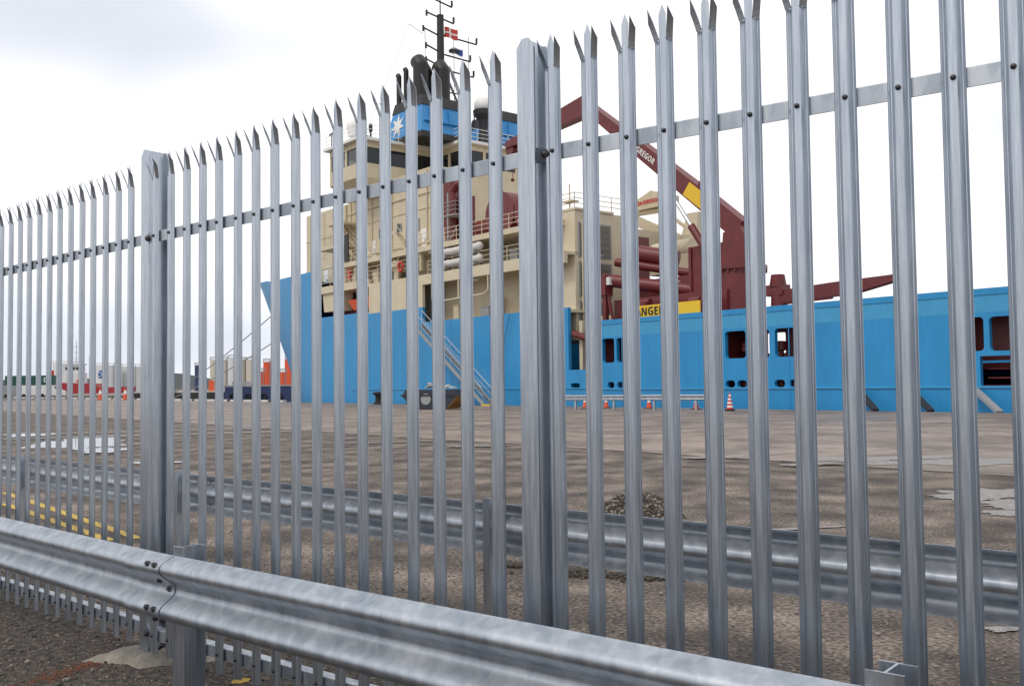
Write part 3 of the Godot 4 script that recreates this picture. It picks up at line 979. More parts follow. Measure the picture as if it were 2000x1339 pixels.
func make_funnels(ship: Node) -> void:
	for k in 2:
		var t0 := 4.8 if k == 0 else 13.6
		var fu := Node3D.new()
		fu.name = "funnel" if k == 0 else "funnel_001"
		ship.add_child(fu)
		var body := MB.new()
		body.hexa([L(-24.2, t0 - 0.2, 23.7), L(-17.9, t0 - 0.2, 23.7), L(-17.9, t0 + 4.9, 23.7), L(-24.2, t0 + 4.9, 23.7), L(-23.2, t0 + 0.15, 26.2), L(-18.4, t0 + 0.15, 26.2), L(-18.4, t0 + 4.4, 26.2), L(-23.2, t0 + 4.4, 26.2)])
		for a in [0.9, 2.9]:
			body.box(L(-18.1, t0 + a, 24.9), Vector3(0.18, 2.3, 0.12))
		body.box(L(-18.0, t0 + 2.3, 24.7), Vector3(0.3, 0.1, 4.3))
		part(body, "funnel_casing", M.bright_blue, fu)
		var blk := MB.new()
		blk.hexa([L(-23.3, t0 + 0.1, 26.2), L(-18.3, t0 + 0.1, 26.2), L(-18.3, t0 + 4.45, 26.2), L(-23.3, t0 + 4.45, 26.2), L(-23.0, t0 + 0.25, 27.15), L(-18.6, t0 + 0.25, 27.15), L(-18.6, t0 + 4.3, 27.15), L(-23.0, t0 + 4.3, 27.15)])
		B(blk, -24.3, -17.8, t0 - 0.3, t0 + 5.0, 23.2, 23.7)
		part(blk, "funnel_band", M.dark, fu)
		if k == 0:
			var star := PackedVector2Array()
			for i in 14:
				var a := PI / 2 + TAU * i / 14
				var r := 1.12 if i % 2 == 0 else 0.47
				star.append(Vector2(cos(a), sin(a)) * r)
			var sb := MB.new()
			var up := (L(0, 0.35, 2.5)).normalized()
			sb.prism(star, L(-22.05, t0 - 0.03, 24.95), Vector3(1, 0, 0), up, Vector3(0, 0, 0.06))
			part(sb, "star_emblem", M.white, fu)
		var pp := MB.new()
		var pipes := [[-23.0, t0 + 0.7, 0.24, 30.2], [-22.4, t0 + 1.1, 0.24, 30.7], [-21.6, t0 + 2.0, 0.28, 29.0], [-21.4, t0 + 2.6, 0.62, 31.2], [-20.1, t0 + 1.2, 0.72, 31.3], [-19.9, t0 + 3.4, 0.72, 31.2]]
		if k == 1:
			pipes = []
		for e in pipes:
			var r: float = e[2]
			var top := L(e[0], e[1], e[3] - r * 1.5)
			pp.tube(L(e[0], e[1], 27.0), top, r, r, 16)
			pp.ball(top, r, 16)
			pp.tube(top, top + Vector3(-r * 0.7, r * 0.8, 0), r, r, 16)
			var pn := part(pp, "exhaust_pipe", M.black, fu)
			pp = MB.new()

func make_mast(ship: Node) -> void:
	var ma := MB.new()
	var s := -24.9
	var t := 11.5
	ma.tube(L(s, t, 23.2), L(s, t, 37.6), 0.42, 0.34, 12)
	ma.tube(L(s, t, 37.6), L(s, t, 41.5), 0.07, 0.05, 6)
	ma.tube(L(s + 0.1, t, 32.8), L(s + 3.4, t, 27.2), 0.11, 0.11, 8)
	ma.tube(L(s, t - 0.2, 32.8), L(s + 1.6, t - 1.8, 25.6), 0.14, 0.14, 8)
	ma.tube(L(s + 3.2, t, 29.0), L(s + 0.2, t, 30.0), 0.07, 0.07, 6)
	part(ma, "mast", M.dark, ship)
	var y := MB.new()
	for e in [[37.2, -1.6, 1.6], [35.6, -2.0, 0.0], [35.7, 0.0, 4.4], [34.0, -1.7, 0.0], [33.8, 0.0, 3.6], [32.6, -1.7, 0.0], [32.3, 0.0, 4.0], [38.8, -1.4, 1.4]]:
		y.tube(L(s, t + e[1], e[0] + (0.35 if e[1] < -0.1 else 0.0)), L(s, t + e[2], e[0] - 0.1), 0.08, 0.08, 6)
		for q in [e[1], e[2]]:
			if absf(q) > 0.1:
				y.tube(L(s, t + q, e[0]), L(s, t + q, e[0] + 0.55), 0.11, 0.11, 8)
	for q in [1.6, 3.4]:
		y.tube(L(s, t + q, 26.8), L(s, t + q, 36.2), 0.03, 0.03, 5)
	y.tube(L(s, t - 1.8, 31.0), L(s, t - 1.8, 35.9), 0.03, 0.03, 5)
	y.tube(L(s, t - 3.6, 35.9), L(s, t - 2.0, 35.3), 0.025, 0.025, 5)
	y.box(L(s, t + 2.6, 29.1), Vector3(0.5, 0.35, 1.7))
	y.box(L(s, t + 1.6, 34.35), Vector3(0.5, 0.3, 0.9))
	part(y, "mast_yards", M.dark, ship)
	var st := MB.new()
	st.tube(L(s, t - 3.6, 35.9), L(s - 0.5, t - 8.0, 25.0), 0.015, 0.015, 4)
	part(st, "halyard", M.grey, ship)
	st = MB.new()
	st.tube(L(s, t + 5.6, 34.9), L(s + 2, t + 9.0, 24.0), 0.015, 0.015, 4)
	part(st, "halyard", M.grey, ship)
	# flags fly from the mast
	var fdir := Vector3(0.35, -0.12, -0.93).normalized()
	for k in 2:
		var at := L(s, t + (0.5 if k == 0 else 1.4), 35.5 if k == 0 else 34.0)
		var w := 1.35 if k == 0 else 1.1
		var hh := 1.05 if k == 0 else 0.72
		var fl := thing("flag", "red flag with a white cross flying from the ship's mast" if k == 0 else "blue flag with pale chevrons flying below the red one", "flag", SHIP_O + Basis(Vector3.UP, SHIP_TURN) * at, SHIP_TURN)
		var cloth := MB.new()
		var wave := func(u: float, v: float, off: float) -> Vector3:
			return fdir * u * w + Vector3(0.08 * sin(u * 7.0 + v) + off, v * hh + 0.06 * sin(u * 5.0), 0.05 * cos(u * 6.0) + off)
		var rows := []
		for i in 13:
			var row := []
			for jj in 7:
				row.append(wave.call(i / 12.0, jj / 6.0, 0.0))
			rows.append(row)
		cloth.sheet(rows)
		part(cloth, "cloth", M.red if k == 0 else M.flagblue, fl)
		for e in ([[0.34, 0.48, 0.0, 1.0], [0.0, 1.0, 0.42, 0.58]] if k == 0 else [[0.0, 0.22, 0.0, 1.0], [0.0, 1.0, 0.0, 0.12], [0.0, 1.0, 0.88, 1.0]]):
			var cr := MB.new()
			for off in [0.008, -0.008]:
				var rr := []
				for i in 13:
					var row := []
					for jj in 4:
						row.append(wave.call(lerpf(e[0], e[1], i / 12.0), lerpf(e[2], e[3], jj / 3.0), off))
					rr.append(row)
				cr.sheet(rr)
			part(cr, "cross_arm" if k == 0 else "pale_stripe", M.white, fl)

func make_cranes(ship: Node) -> void:
	# maroon winch house and knuckle-boom crane
	var wh := MB.new()
	B(wh, 12.0, 15.0, 4.6, 5.9, 5.2, 9.9)
	B(wh, 7.4, 12.0, 4.8, 9.0, 5.2, 8.2)
	B(wh, 6.5, 7.4, 4.9, 6.0, 5.2, 11.2)
	B(wh, 6.7, 16.0, 3.3, 4.6, 5.2, 6.9)
	for s in [12.2, 13.3, 14.4]:
		B(wh, s, s + 0.1, 4.5, 4.6, 5.4, 9.8)
	part(wh, "winch_house", M.maroon, ship)
	var tubes := [[L(6.4, 2.6, 8.25), L(13.0, 5.4, 7.05), 0.42], [L(7.0, 3.2, 9.4), L(11.6, 5.6, 8.35), 0.28], [L(8.2, 4.2, 9.9), L(10.6, 5.2, 9.35), 0.55]]
	for e in tubes:
		var tb := MB.new()
		tb.tube(e[0], e[1], e[2], e[2], 16)
		part(tb, "stowed_boom", M.maroon, ship)
	var supp := MB.new()
	supp.bar(L(6.75, 2.5, 8.0), L(7.4, 2.5, 5.5), 0.14, 0.14)
	supp.bar(L(6.75, 2.5, 8.0), L(6.7, 2.5, 5.5), 0.3, 0.3)
	B(supp, 6.3, 7.0, 2.2, 2.9, 7.2, 8.5)
	part(supp, "boom_rest", M.maroon, ship)
	for e in [[10.2, 6.5], [12.4, 6.4], [14.2, 6.3], [15.2, 6.3]]:
		supp = MB.new()
		supp.tube(L(e[0], 2.4, 5.5), L(e[0], 2.4, e[1]), 0.3, 0.3, 10)
		supp.tube(L(e[0] - 0.4, 2.6, e[1]), L(e[0] + 0.4, 2.6, e[1]), 0.22, 0.22, 10)
		part(supp, "winch_drum", M.maroon, ship)
	var scr := MB.new()
	B(scr, 6.9, 7.25, 2.3, 2.7, 7.85, 8.35)
	part(scr, "lamp_box", M.white, ship)
	var grey := MB.new()
	for s in [9.75, 10.6]:
		B(grey, s, s + 0.6, 4.7, 4.8, 7.0, 7.9)
	part(grey, "vent_grille", M.grey, ship)
	var sign := MB.new()
	B(sign, 9.6, 15.4, 1.6, 1.66, 5.46, 6.2)
	var sg := part(sign, "warning_board", M.yellow, ship)
	text("lettering", "DANGER", 0.7, M.black, sg, Transform3D(Basis.IDENTITY, L(11.2, 1.58, 5.82)))
	var cream := MB.new()
	for e in [[8.2, 9.2], [9.9, 11.7]]:
		cream.tube(L(e[0] - 3.0, 9.0, 10.6), L(e[1] - 3.0, 9.0, 10.6), 0.7, 0.7, 12)
	B(cream, 5.0, 9.4, 8.4, 9.6, 9.0, 10.5)
	part(cream, "cream_casing", M.cream, ship)
	var pt := MB.new()
	pt.path([L(6.6, 5.0, 10.7), L(6.6, 5.0, 13.0), L(6.9, 5.0, 13.3), L(7.6, 5.0, 13.3)], 0.06)
	for k in 5:
		pt.tube(L(6.7 + k * 0.12, 5.0, 10.8), L(6.6 + k * 0.15, 5.1, 12.6), 0.05)
	part(pt, "hanging_hoses", M.orange, ship)
	# the crane itself
	var crane := Node3D.new()
	crane.name = "deck_crane"
	ship.add_child(crane)
	var T := 5.0
	var ped := MB.new()
	ped.tube(L(15.6, T, 5.2), L(15.6, T, 8.1), 1.5, 1.5, 24)
	ped.tube(L(15.6, T, 8.1), L(15.6, T, 8.35), 1.66, 1.66, 24)
	part(ped, "pedestal", M.maroon, crane)
	var bolts := MB.new()
	bolts.box(Vector3.ZERO, Vector3(0.1, 0.16, 0.1))
	var bmesh := bolts.mesh(M.maroon)
	for k in 24:
		var a := TAU * k / 24
		same(bmesh, "bolt", crane, Transform3D(Basis.IDENTITY, L(15.6 + cos(a) * 1.58, T + sin(a) * 1.58, 8.0)))
	var tower := MB.new()
	var po := PackedVector2Array([Vector2(13.6, 8.35), Vector2(16.7, 8.35), Vector2(16.6, 10.1), Vector2(16.1, 10.8), Vector2(15.0, 10.4), Vector2(14.9, 9.4)])
	tower.prism(po, L(0, T - 0.7, 0), Vector3(1, 0, 0), Vector3(0, 1, 0), Vector3(0, 0, -1.4))
	part(tower, "slewing_tower", M.maroon, crane)
	var boom := MB.new()
	var pv := Vector2(15.9, 10.5)
	var kn := Vector2(2.9, 20.9)
	var ax := (kn - pv).normalized()
	var nx := Vector2(-ax.y, ax.x)
	var outline := PackedVector2Array()
	for e in [[0.0, 0.6], [3.0, 0.56], [11.5, 0.44], [17.2, 0.28], [17.3, -0.32], [11.5, -0.46], [3.0, -0.62], [0.0, -0.6]]:
		outline.append(pv + ax * float(e[0]) - nx * float(e[1]) * -1.0)
	boom.prism(outline, L(0, T - 0.45, 0), Vector3(1, 0, 0), Vector3(0, 1, 0), Vector3(0, 0, -0.9))
	for d: float in [4.2, 12.8]:
		var c := pv + ax * d + nx * -0.75
		boom.tube(L(c.x, T - 0.3, c.y), L(c.x, T + 0.3, c.y), 0.28, 0.28, 10)
	var bm := part(boom, "boom", M.maroon, crane)
	var lean := atan2(-ax.y, -ax.x)
	var tc := pv + ax * 9.9 - nx * 0.0
	text("lettering", "MacGREGOR", 0.5, M.white, bm, Transform3D(Basis(Vector3.BACK, lean), L(tc.x, T - 0.47, tc.y)))
	var ys := MB.new()
	var yc := pv + ax * 3.9
	ys.prism(PackedVector2Array([yc - ax * 1.1 - nx * 0.45, yc + ax * 1.1 - nx * 0.45, yc + ax * 1.1 + nx * 0.45, yc - ax * 1.1 + nx * 0.45]), L(0, T - 0.46, 0), Vector3(1, 0, 0), Vector3(0, 1, 0), Vector3(0, 0, 0.02))
	part(ys, "yellow_plate", M.yellow, bm)
	var jib := MB.new()
	var je := Vector2(-6.3, 20.0)
	var jd := (je - kn).normalized()
	var jn := Vector2(-jd.y, jd.x)
	jib.prism(PackedVector2Array([kn + jn * 0.5 - jd * 0.4, kn - jn * 0.95 + jd * 0.1, kn - jn * 0.75 + jd * 3.0, je - jn * 0.25, je + jn * 0.25, kn + jn * 0.45 + jd * 2.5]), L(0, T - 0.4, 0), Vector3(1, 0, 0), Vector3(0, 1, 0), Vector3(0, 0, -0.8))
	var lug := kn + Vector2(0.1, 0.2)
	jib.prism(PackedVector2Array([lug + Vector2(-0.45, 0), lug + Vector2(0.45, 0), lug + Vector2(0.4, 0.85), lug + Vector2(-0.4, 0.85)]), L(0, T - 0.2, 0), Vector3(1, 0, 0), Vector3(0, 1, 0), Vector3(0, 0, -0.4))
	part(jib, "jib", M.maroon, crane)
	var hook := MB.new()
	hook.tube(L(je.x + 0.4, T, je.y - 0.9), L(je.x + 0.4, T + 0.02, je.y - 2.6), 0.03, 0.03, 5)
	hook.tube(L(je.x + 0.4, T - 0.3, je.y - 0.4), L(je.x + 0.4, T + 0.3, je.y - 0.4), 0.45, 0.45, 14)
	hook.ball(L(je.x + 0.4, T, je.y - 2.7), 0.16, 10)
	part(hook, "hook_block", M.maroon, crane)
	var cyl := MB.new()
	var ca := pv + ax * 6.4 - nx * 0.6 * -1.0
	var cb := Vector2(14.2, 8.8)
	var cm := ca.lerp(cb, 0.55)
	cyl.tube(L(ca.x, T - 0.7, ca.y), L(cm.x, T - 0.7, cm.y), 0.13, 0.13, 10)
	part(cyl, "hydraulic_rod", M.chrome, crane)
	var cyl2 := MB.new()
	cyl2.tube(L(cm.x, T - 0.7, cm.y), L(cb.x, T - 0.7, cb.y), 0.24, 0.24, 12)
	part(cyl2, "hydraulic_cylinder", M.maroon, crane)
	# cream crane on the far side
	var cc := Node3D.new()
	cc.name = "cream_crane"
	ship.add_child(cc)
	var cb2 := MB.new()
	cb2.tube(L(6.3, 12, 2.2), L(6.3, 12, 11.4), 1.0, 0.95, 18)
	cb2.tube(L(6.3, 12, 11.4), L(6.3, 12, 12.0), 1.05, 1.05, 18)
	cb2.hexa([L(5.6, 11.3, 12.0), L(7.0, 11.3, 12.0), L(7.0, 12.7, 12.0), L(5.6, 12.7, 12.0), L(6.0, 11.5, 13.6), L(7.0, 11.5, 13.6), L(7.0, 12.5, 13.6), L(6.0, 12.5, 13.6)])
	part(cb2, "column", M.cream, cc)
	var arm := MB.new()
	arm.bar(L(6.2, 12, 11.3), L(0.2, 12, 14.0), 0.5, 0.7)
	arm.bar(L(0.4, 12, 14.4), L(3.6, 12, 14.3), 0.35, 0.3)
	arm.bar(L(3.2, 12, 14.4), L(5.6, 12, 12.6), 0.25, 0.22)
	part(arm, "arm", M.cream, cc)
	var hd := MB.new()
	hd.prism(PackedVector2Array([Vector2(0.9, 14.55), Vector2(4.4, 14.55), Vector2(4.4, 15.25), Vector2(2.5, 15.85), Vector2(0.9, 15.3)]), L(0, 11.5, 0), Vector3(1, 0, 0), Vector3(0, 1, 0), Vector3(0, 0, -1.0))
	var hp := part(hd, "head_housing", M.cream, cc)
	text("lettering", "MacGREGOR", 0.42, M.red, hp, Transform3D(Basis.IDENTITY, L(2.2, 11.47, 15.05)))
	# small aft crane
	var ac := Node3D.new()
	ac.name = "aft_crane"
	ship.add_child(ac)
	var ab := MB.new()
	ab.tube(L(18.4, 5, 5.2), L(18.4, 5, 6.9), 0.5, 0.42, 14)
	ab.tube(L(18.35, 5, 6.9), L(18.35, 5, 7.6), 0.5, 0.38, 14)
	B(ab, 17.5, 18.9, 4.6, 5.4, 6.4, 7.0)
	ab.hexa([L(17.6, 4.4, 5.2), L(19.6, 4.4, 5.2), L(19.6, 5.6, 5.2), L(17.6, 5.6, 5.2), L(17.9, 4.6, 5.6), L(18.9, 4.6, 5.7), L(18.9, 5.4, 5.7), L(17.9, 5.4, 5.6)])
	part(ab, "crane_base", M.maroon, ac)
	var abm := MB.new()
	abm.prism(PackedVector2Array([Vector2(18.5, 5.95), Vector2(23.2, 6.1), Vector2(25.9, 6.62), Vector2(25.9, 6.92), Vector2(22.0, 6.82), Vector2(18.5, 6.65)]), L(0, 4.7, 0), Vector3(1, 0, 0), Vector3(0, 1, 0), Vector3(0, 0, -0.6))
	abm.tube(L(18.6, 4.8, 5.9), L(22.0, 4.8, 6.0), 0.09)
	part(abm, "crane_boom", M.maroon, ac)
	var yp := MB.new()
	B(yp, 23.4, 23.9, 4.66, 4.7, 6.3, 6.75)
	part(yp, "yellow_plate", M.yellow, ac)

# ---------------------------------------------------------------- far harbour
func silo(called: String, label: String, m: Material, x0: float, x1: float, y0: float, y1: float, d: float, group: String, cone := 0.15) -> void:
	var a := at_depth(x0, y1, d)
	var b := at_depth(x1, y1, d)
	var top := at_depth((x0 + x1) / 2, y0, d).y
	var r := (b.x - a.x) / 2
	var base := Vector3((a.x + b.x) / 2, 0.1, -d)
	var o := thing(called, label, "storage tank", base, 0.0, group)
	var mb := MB.new()
	mb.lathe([Vector2(r, 0), Vector2(r, top - 0.1)], Vector3.ZERO, 24)
	for k in 4:
		var h := (top - 0.1) * (k + 1) / 4.0
		mb.lathe([Vector2(r, h - 0.12), Vector2(r * 1.012, h - 0.06), Vector2(r, h)], Vector3.ZERO, 24)
	part(mb, "shell", m, o)
	var rf := MB.new()
	rf.lathe([Vector2(r * 1.01, 0), Vector2(r * 0.1, r * cone), Vector2(0.0, r * cone)], Vector3(0, top - 0.1, 0), 24)
	part(rf, "roof", m, o)
	var ra := MB.new()
	for k in 16:
		var a0 := TAU * k / 16
		var a1 := TAU * (k + 1) / 16
		var p := Vector3(cos(a0) * r, top - 0.1, sin(a0) * r)
		var q := Vector3(cos(a1) * r, top - 0.1, sin(a1) * r)
		ra.tube(p + Vector3(0, 1, 0), q + Vector3(0, 1, 0), 0.06, 0.06, 4, false)
		ra.tube(p, p + Vector3(0, 1, 0), 0.05, 0.05, 4, false)
	ra.bar(Vector3(r * 0.7, 0, r * 0.75), Vector3(r * 0.7, top + 0.8, r * 0.75), 0.35, 0.12)
	part(ra, "railing", M.grey, o)

func make_background() -> void:
	# low hills beyond the harbour
	var hl := MB.new()
	var prev := []
	for i in 161:
		var px := -250.0 + i * 15.0
		var f := 742.0 + 2.0 * sin(i * 0.4) + 2.5 * sin(i * 0.17 + 1.0)
		f -= 16.0 * exp(-pow((px - 335.0) / 60.0, 2.0))
		var p := at_depth(px, f, 1500.0)
		var row := [Vector3(p.x, -4, p.z), Vector3(p.x, maxf(p.y, 4.0), p.z), Vector3(p.x * 1.1, maxf(p.y, 4.0) * 0.9, p.z - 200)]
		if i > 0:
			hl.quad(prev[0], row[0], row[1], prev[1], Vector3(0, 0.2, 0.98).normalized())
			hl.quad(prev[1], row[1], row[2], prev[2], Vector3(0, 1, 0))
		prev = row
	structure(hl, "hills", M.hill)
	# tanks and silos
	silo("storage_tank", "wide white storage tank with a small blue and white emblem", M.tankwhite, 188, 236, 714, 760, 420, "white tanks behind the red ship", 0.12)
	silo("storage_tank", "white storage tank just right of the tank with the emblem", M.tankwhite, 236, 276, 716, 760, 430, "white tanks behind the red ship", 0.12)
	silo("storage_tank", "white storage tank partly hidden by the red ship's bridge", M.tankwhite, 104, 150, 710, 760, 440, "white tanks behind the red ship", 0.12)
	var em := MB.new()
	var ec := at_depth(200, 731, 408)
	em.box(ec, Vector3(3.4, 3.4, 0.3))
	var emo := thing("tank_emblem", "square blue emblem with a white diagonal cross on a white tank", "sign", ec + Vector3(0, -1.7, 0))
	em = MB.new()
	em.box(Vector3(0, 1.7, 0), Vector3(3.6, 3.4, 0.3))
	part(em, "panel", M.flagblue, emo)
	var ex := MB.new()
	ex.bar(Vector3(-1.7, 0.2, 0.2), Vector3(1.7, 3.2, 0.2), 0.2, 0.55, Vector3.BACK)
	ex.bar(Vector3(-1.7, 3.2, 0.22), Vector3(1.7, 0.2, 0.22), 0.2, 0.55, Vector3.BACK)
	part(ex, "cross", M.white, emo)
	var xs := [[410, 428], [429, 446], [444, 464], [464, 480], [480, 497]]
	for i in 5:
		silo("silo", ["leftmost beige silo of the row beside the blue silo", "second beige silo from the blue silo", "tall pale grey silo in the middle of the beige row", "beige silo right of the pale grey one", "last beige silo of the row, beside the orange tanks"][i], M.beige if i != 2 else M.tankwhite, xs[i][0], xs[i][1], 703 if i != 2 else 699, 758, 330, "row of beige silos", 0.1)
	silo("silo", "dark blue silo standing left of the beige silos", M.navy, 380, 396, 714, 756, 320, "", 0.2)
	silo("orange_tank", "tall orange tank right of the beige silos", M.orange, 514, 530, 707, 750, 300, "orange tanks", 0.05)
	silo("orange_tank", "short orange tank in front of the tall orange one", M.orange, 500, 518, 726, 750, 270, "orange tanks", 0.1)
	silo("orange_tank", "tallest orange tank beside the blue ship's bow", M.orange, 556, 580, 701, 750, 300, "orange tanks", 0.05)
	silo("orange_tank", "short orange tank between the two tall orange tanks", M.orange, 545, 560, 727, 750, 270, "orange tanks", 0.1)
	# containers
	for i in 3:
		var c := at_depth(14 + i * 32, 745, 300)
		var o := thing("container", ["green shipping container at the far end of the stack", "green shipping container lettered in white, middle of the stack", "green shipping container nearest the red ship"][i], "container", Vector3(c.x, 0.1, c.z), 0.0, "green containers")
		var base := MB.new()
		base.box(Vector3(2.2, 1.5, 0), Vector3(4.8, 2.9, 2.4))
		for k in 14:
			base.box(Vector3(0.0 + k * 0.34, 1.5, 1.22), Vector3(0.16, 2.6, 0.06))
		part(base, "lower_box", M.green, o)
		var up := MB.new()
		up.box(Vector3(2.2, 4.4, 0), Vector3(4.8, 2.8, 2.4))
		for k in 14:
			up.box(Vector3(0.0 + k * 0.34, 4.4, 1.22), Vector3(0.16, 2.5, 0.06))
		part(up, "upper_box", M.green, o)
		if i > 0:
			text("lettering", "C" if i == 1 else "D", 1.9, M.white, o, Transform3D(Basis.IDENTITY, Vector3(2.2, 4.4, 1.3)))
	# vans parked on the quay at the far left
	for i in 3:
		var c := Vector3.ZERO
		c = at_depth([30, 64, 100][i], 760, 190.0)
		var o := thing("parked_van", ["grey van parked by the containers", "white van parked below the green containers", "white van parked beside the red ship's bow"][i], "van", Vector3(c.x, 0.02, c.z), 0.3, "vans on the far quay")
		var body := MB.new()
		body.prism(PackedVector2Array([Vector2(-2.4, 0.45), Vector2(2.5, 0.45), Vector2(2.5, 1.2), Vector2(1.9, 1.35), Vector2(1.2, 2.3), Vector2(-2.4, 2.4)]), Vector3(0, 0, -0.95), Vector3.RIGHT, Vector3.UP, Vector3(0, 0, 1.9))
		part(body, "body", M.white if i > 0 else M.grey, o)
		var gl := MB.new()
		gl.prism(PackedVector2Array([Vector2(1.0, 1.4), Vector2(1.75, 1.4), Vector2(1.2, 2.1), Vector2(0.6, 2.1)]), Vector3(0, 0, 0.95), Vector3.RIGHT, Vector3.UP, Vector3(0, 0, 0.02))
		part(gl, "window", M.glass, o)
		for x in [-1.5, 1.6]:
			var wh := MB.new()
			wh.tube(Vector3(x, 0.36, 0.75), Vector3(x, 0.36, 0.98), 0.36, 0.36, 14)
			part(wh, "wheel", M.rubber, o)
	# red ship
	var rc := at_depth(180, 770, 330)
	var rs := thing("red_ship", "small red and white ship moored across the harbour in front of the white tanks", "ship", Vector3(rc.x, -3.0, rc.z))
	var hb := MB.new()
	hb.prism(PackedVector2Array([Vector2(-12.5, 0), Vector2(12.5, 0), Vector2(13.5, 5.2), Vector2(3.0, 5.0), Vector2(2.6, 6.4), Vector2(-13.8, 6.9), Vector2(-12.8, 3)]), Vector3(0, 0, -3.5), Vector3.RIGHT, Vector3.UP, Vector3(0, 0, 7.0))
	part(hb, "hull", M.redhull, rs)
	var sp := MB.new()
	sp.box(Vector3(-6.5, 8.3, 0), Vector3(7.0, 3.6, 5.5))
	sp.box(Vector3(-6.0, 11.2, 0), Vector3(5.0, 2.4, 4.6))
	sp.box(Vector3(-6.2, 12.9, 0), Vector3(6.2, 0.5, 5.4))
	sp.box(Vector3(-10.6, 7.6, 0), Vector3(1.2, 3.0, 1.2))
	part(sp, "superstructure", M.tankwhite, rs)
	for k in 4:
		var wn := MB.new()
		wn.box(Vector3(-7.8 + k * 1.2, 11.5, 2.32), Vector3(0.9, 0.9, 0.06))
		part(wn, "window", M.glass, rs)
	var rm := MB.new()
	rm.tube(Vector3(-5.6, 12.9, 0), Vector3(-5.6, 21.0, 0), 0.16, 0.08, 6)
	for h in [15.0, 17.0, 19.0]:
		rm.tube(Vector3(-7.0, h, 0), Vector3(-4.2, h, 0), 0.06, 0.06, 5)
	rm.tube(Vector3(-1.2, 8.0, 0), Vector3(-1.2, 16.0, 0), 0.1, 0.06, 6)
	part(rm, "mast", M.grey, rs)
	var ob := MB.new()
	ob.ball(Vector3(-3.4, 7.4, 2.6), 0.9, 10, 0.7)
	part(ob, "lifeboat", M.orange, rs)
	var rd := MB.new()
	rd.tube(Vector3(-13.2, 6.0, 1), Vector3(-13.2, 11.0, 1), 0.7, 0.5, 10)
	part(rd, "deck_crane", M.red, rs)
	# dark barge and navy vessel beyond the quay edge
	var bc := at_depth(365, 768, 175)
	var ba := thing("barge", "long low dark barge moored beyond the white kerb", "barge", Vector3(bc.x, -3.0, bc.z))
	var bb_ := MB.new()
	bb_.box(Vector3(0, 1.9, 0), Vector3(17.5, 3.6, 5))
	part(bb_, "hull", M.dark, ba)
	var bdk := MB.new()
	bdk.box(Vector3(0, 3.8, 0), Vector3(17.4, 0.2, 4.8))
	part(bdk, "deck", M.beige, ba)
	var gear := MB.new()
	gear.bar(Vector3(-8.0, 4.0, 0), Vector3(-3.0, 6.4, 0), 0.15, 0.15)
	gear.bar(Vector3(-8.0, 6.0, 0), Vector3(-2.0, 4.0, 0), 0.15, 0.15)
	gear.box(Vector3(-6.0, 4.6, -1), Vector3(2.2, 1.6, 1.5))
	part(gear, "deck_gear", M.navy, ba)
	var rx := MB.new()
	rx.box(Vector3(4.4, 4.8, 0), Vector3(0.8, 2.0, 0.8))
	part(rx, "orange_locker", M.orange, ba)
	var nc := at_depth(545, 765, 165)
	var nv := thing("navy_vessel", "navy blue workboat hull with black fenders behind the ship's bow", "boat", Vector3(nc.x, -3.0, nc.z))
	var nh := MB.new()
	nh.box(Vector3(0, 2.4, 0), Vector3(17.0, 4.4, 5.0))
	part(nh, "hull", M.navy, nv)
	var nr := MB.new()
	nr.box(Vector3(0, 1.15, 0), Vector3(17.1, 0.7, 5.1))
	part(nr, "boot_stripe", M.redhull, nv)
	var nd := MB.new()
	nd.box(Vector3(0, 4.75, 0), Vector3(17.2, 0.25, 5.2))
	nd.box(Vector3(-6.0, 5.2, 1.5), Vector3(3.0, 0.5, 0.8))
	part(nd, "rail", M.grey, nv)
	for k in 6:
		var ty := MB.new()
		ty.lathe([Vector2(0.28, -0.14), Vector2(0.55, -0.16), Vector2(0.62, 0.0), Vector2(0.55, 0.16), Vector2(0.28, 0.14)], Vector3(-7.2 + k * 2.6, 2.9, 2.66), 14, Basis(Vector3.RIGHT, PI / 2))
		part(ty, "tyre_fender", M.rubber, nv)
	# lattice jib far behind
	var lc := at_depth(528, 705, 400)
	var lj := thing("harbour_crane", "thin lattice crane jib rising behind the orange tanks", "crane", Vector3(lc.x, 0.1, lc.z))
	var lm := MB.new()
	var p0 := Vector3(0, lc.y, 0)
	var p1 := at_depth(560, 632, 400) - Vector3(lc.x, 0.1, lc.z)
	lm.bar(Vector3(0, 0, 0), p0, 0.5, 0.5)
	for k in 2:
		lm.tube(p0 + Vector3(0.8 * k, 0, 0), p1, 0.1, 0.06, 5)
	for k in 10:
		lm.tube(p0.lerp(p1, k / 10.0), (p0 + Vector3(0.8, 0, 0)).lerp(p1, (k + 0.6) / 10.0), 0.06, 0.06, 4)
	part(lm, "lattice", M.grey, lj)

# ---------------------------------------------------------------- on the quay
func cone_mesh(parent: Node, hh: float) -> void:
	var b := MB.new()
	b.box(Vector3(0, 0.02, 0), Vector3(hh * 0.62, 0.04, hh * 0.62))
	part(b, "base", M.rubber, parent)
	var c := MB.new()
	c.lathe([Vector2(hh * 0.23, 0.04), Vector2(hh * 0.135, hh * 0.5)], Vector3.ZERO, 16)
	c.lathe([Vector2(hh * 0.075, hh * 0.8), Vector2(hh * 0.04, hh), Vector2(0, hh)], Vector3.ZERO, 16)
	part(c, "body", M.orange, parent)
	var w := MB.new()
	w.lathe([Vector2(hh * 0.136, hh * 0.5), Vector2(hh * 0.076, hh * 0.8)], Vector3.ZERO, 16)
	part(w, "sleeve", M.white, parent)

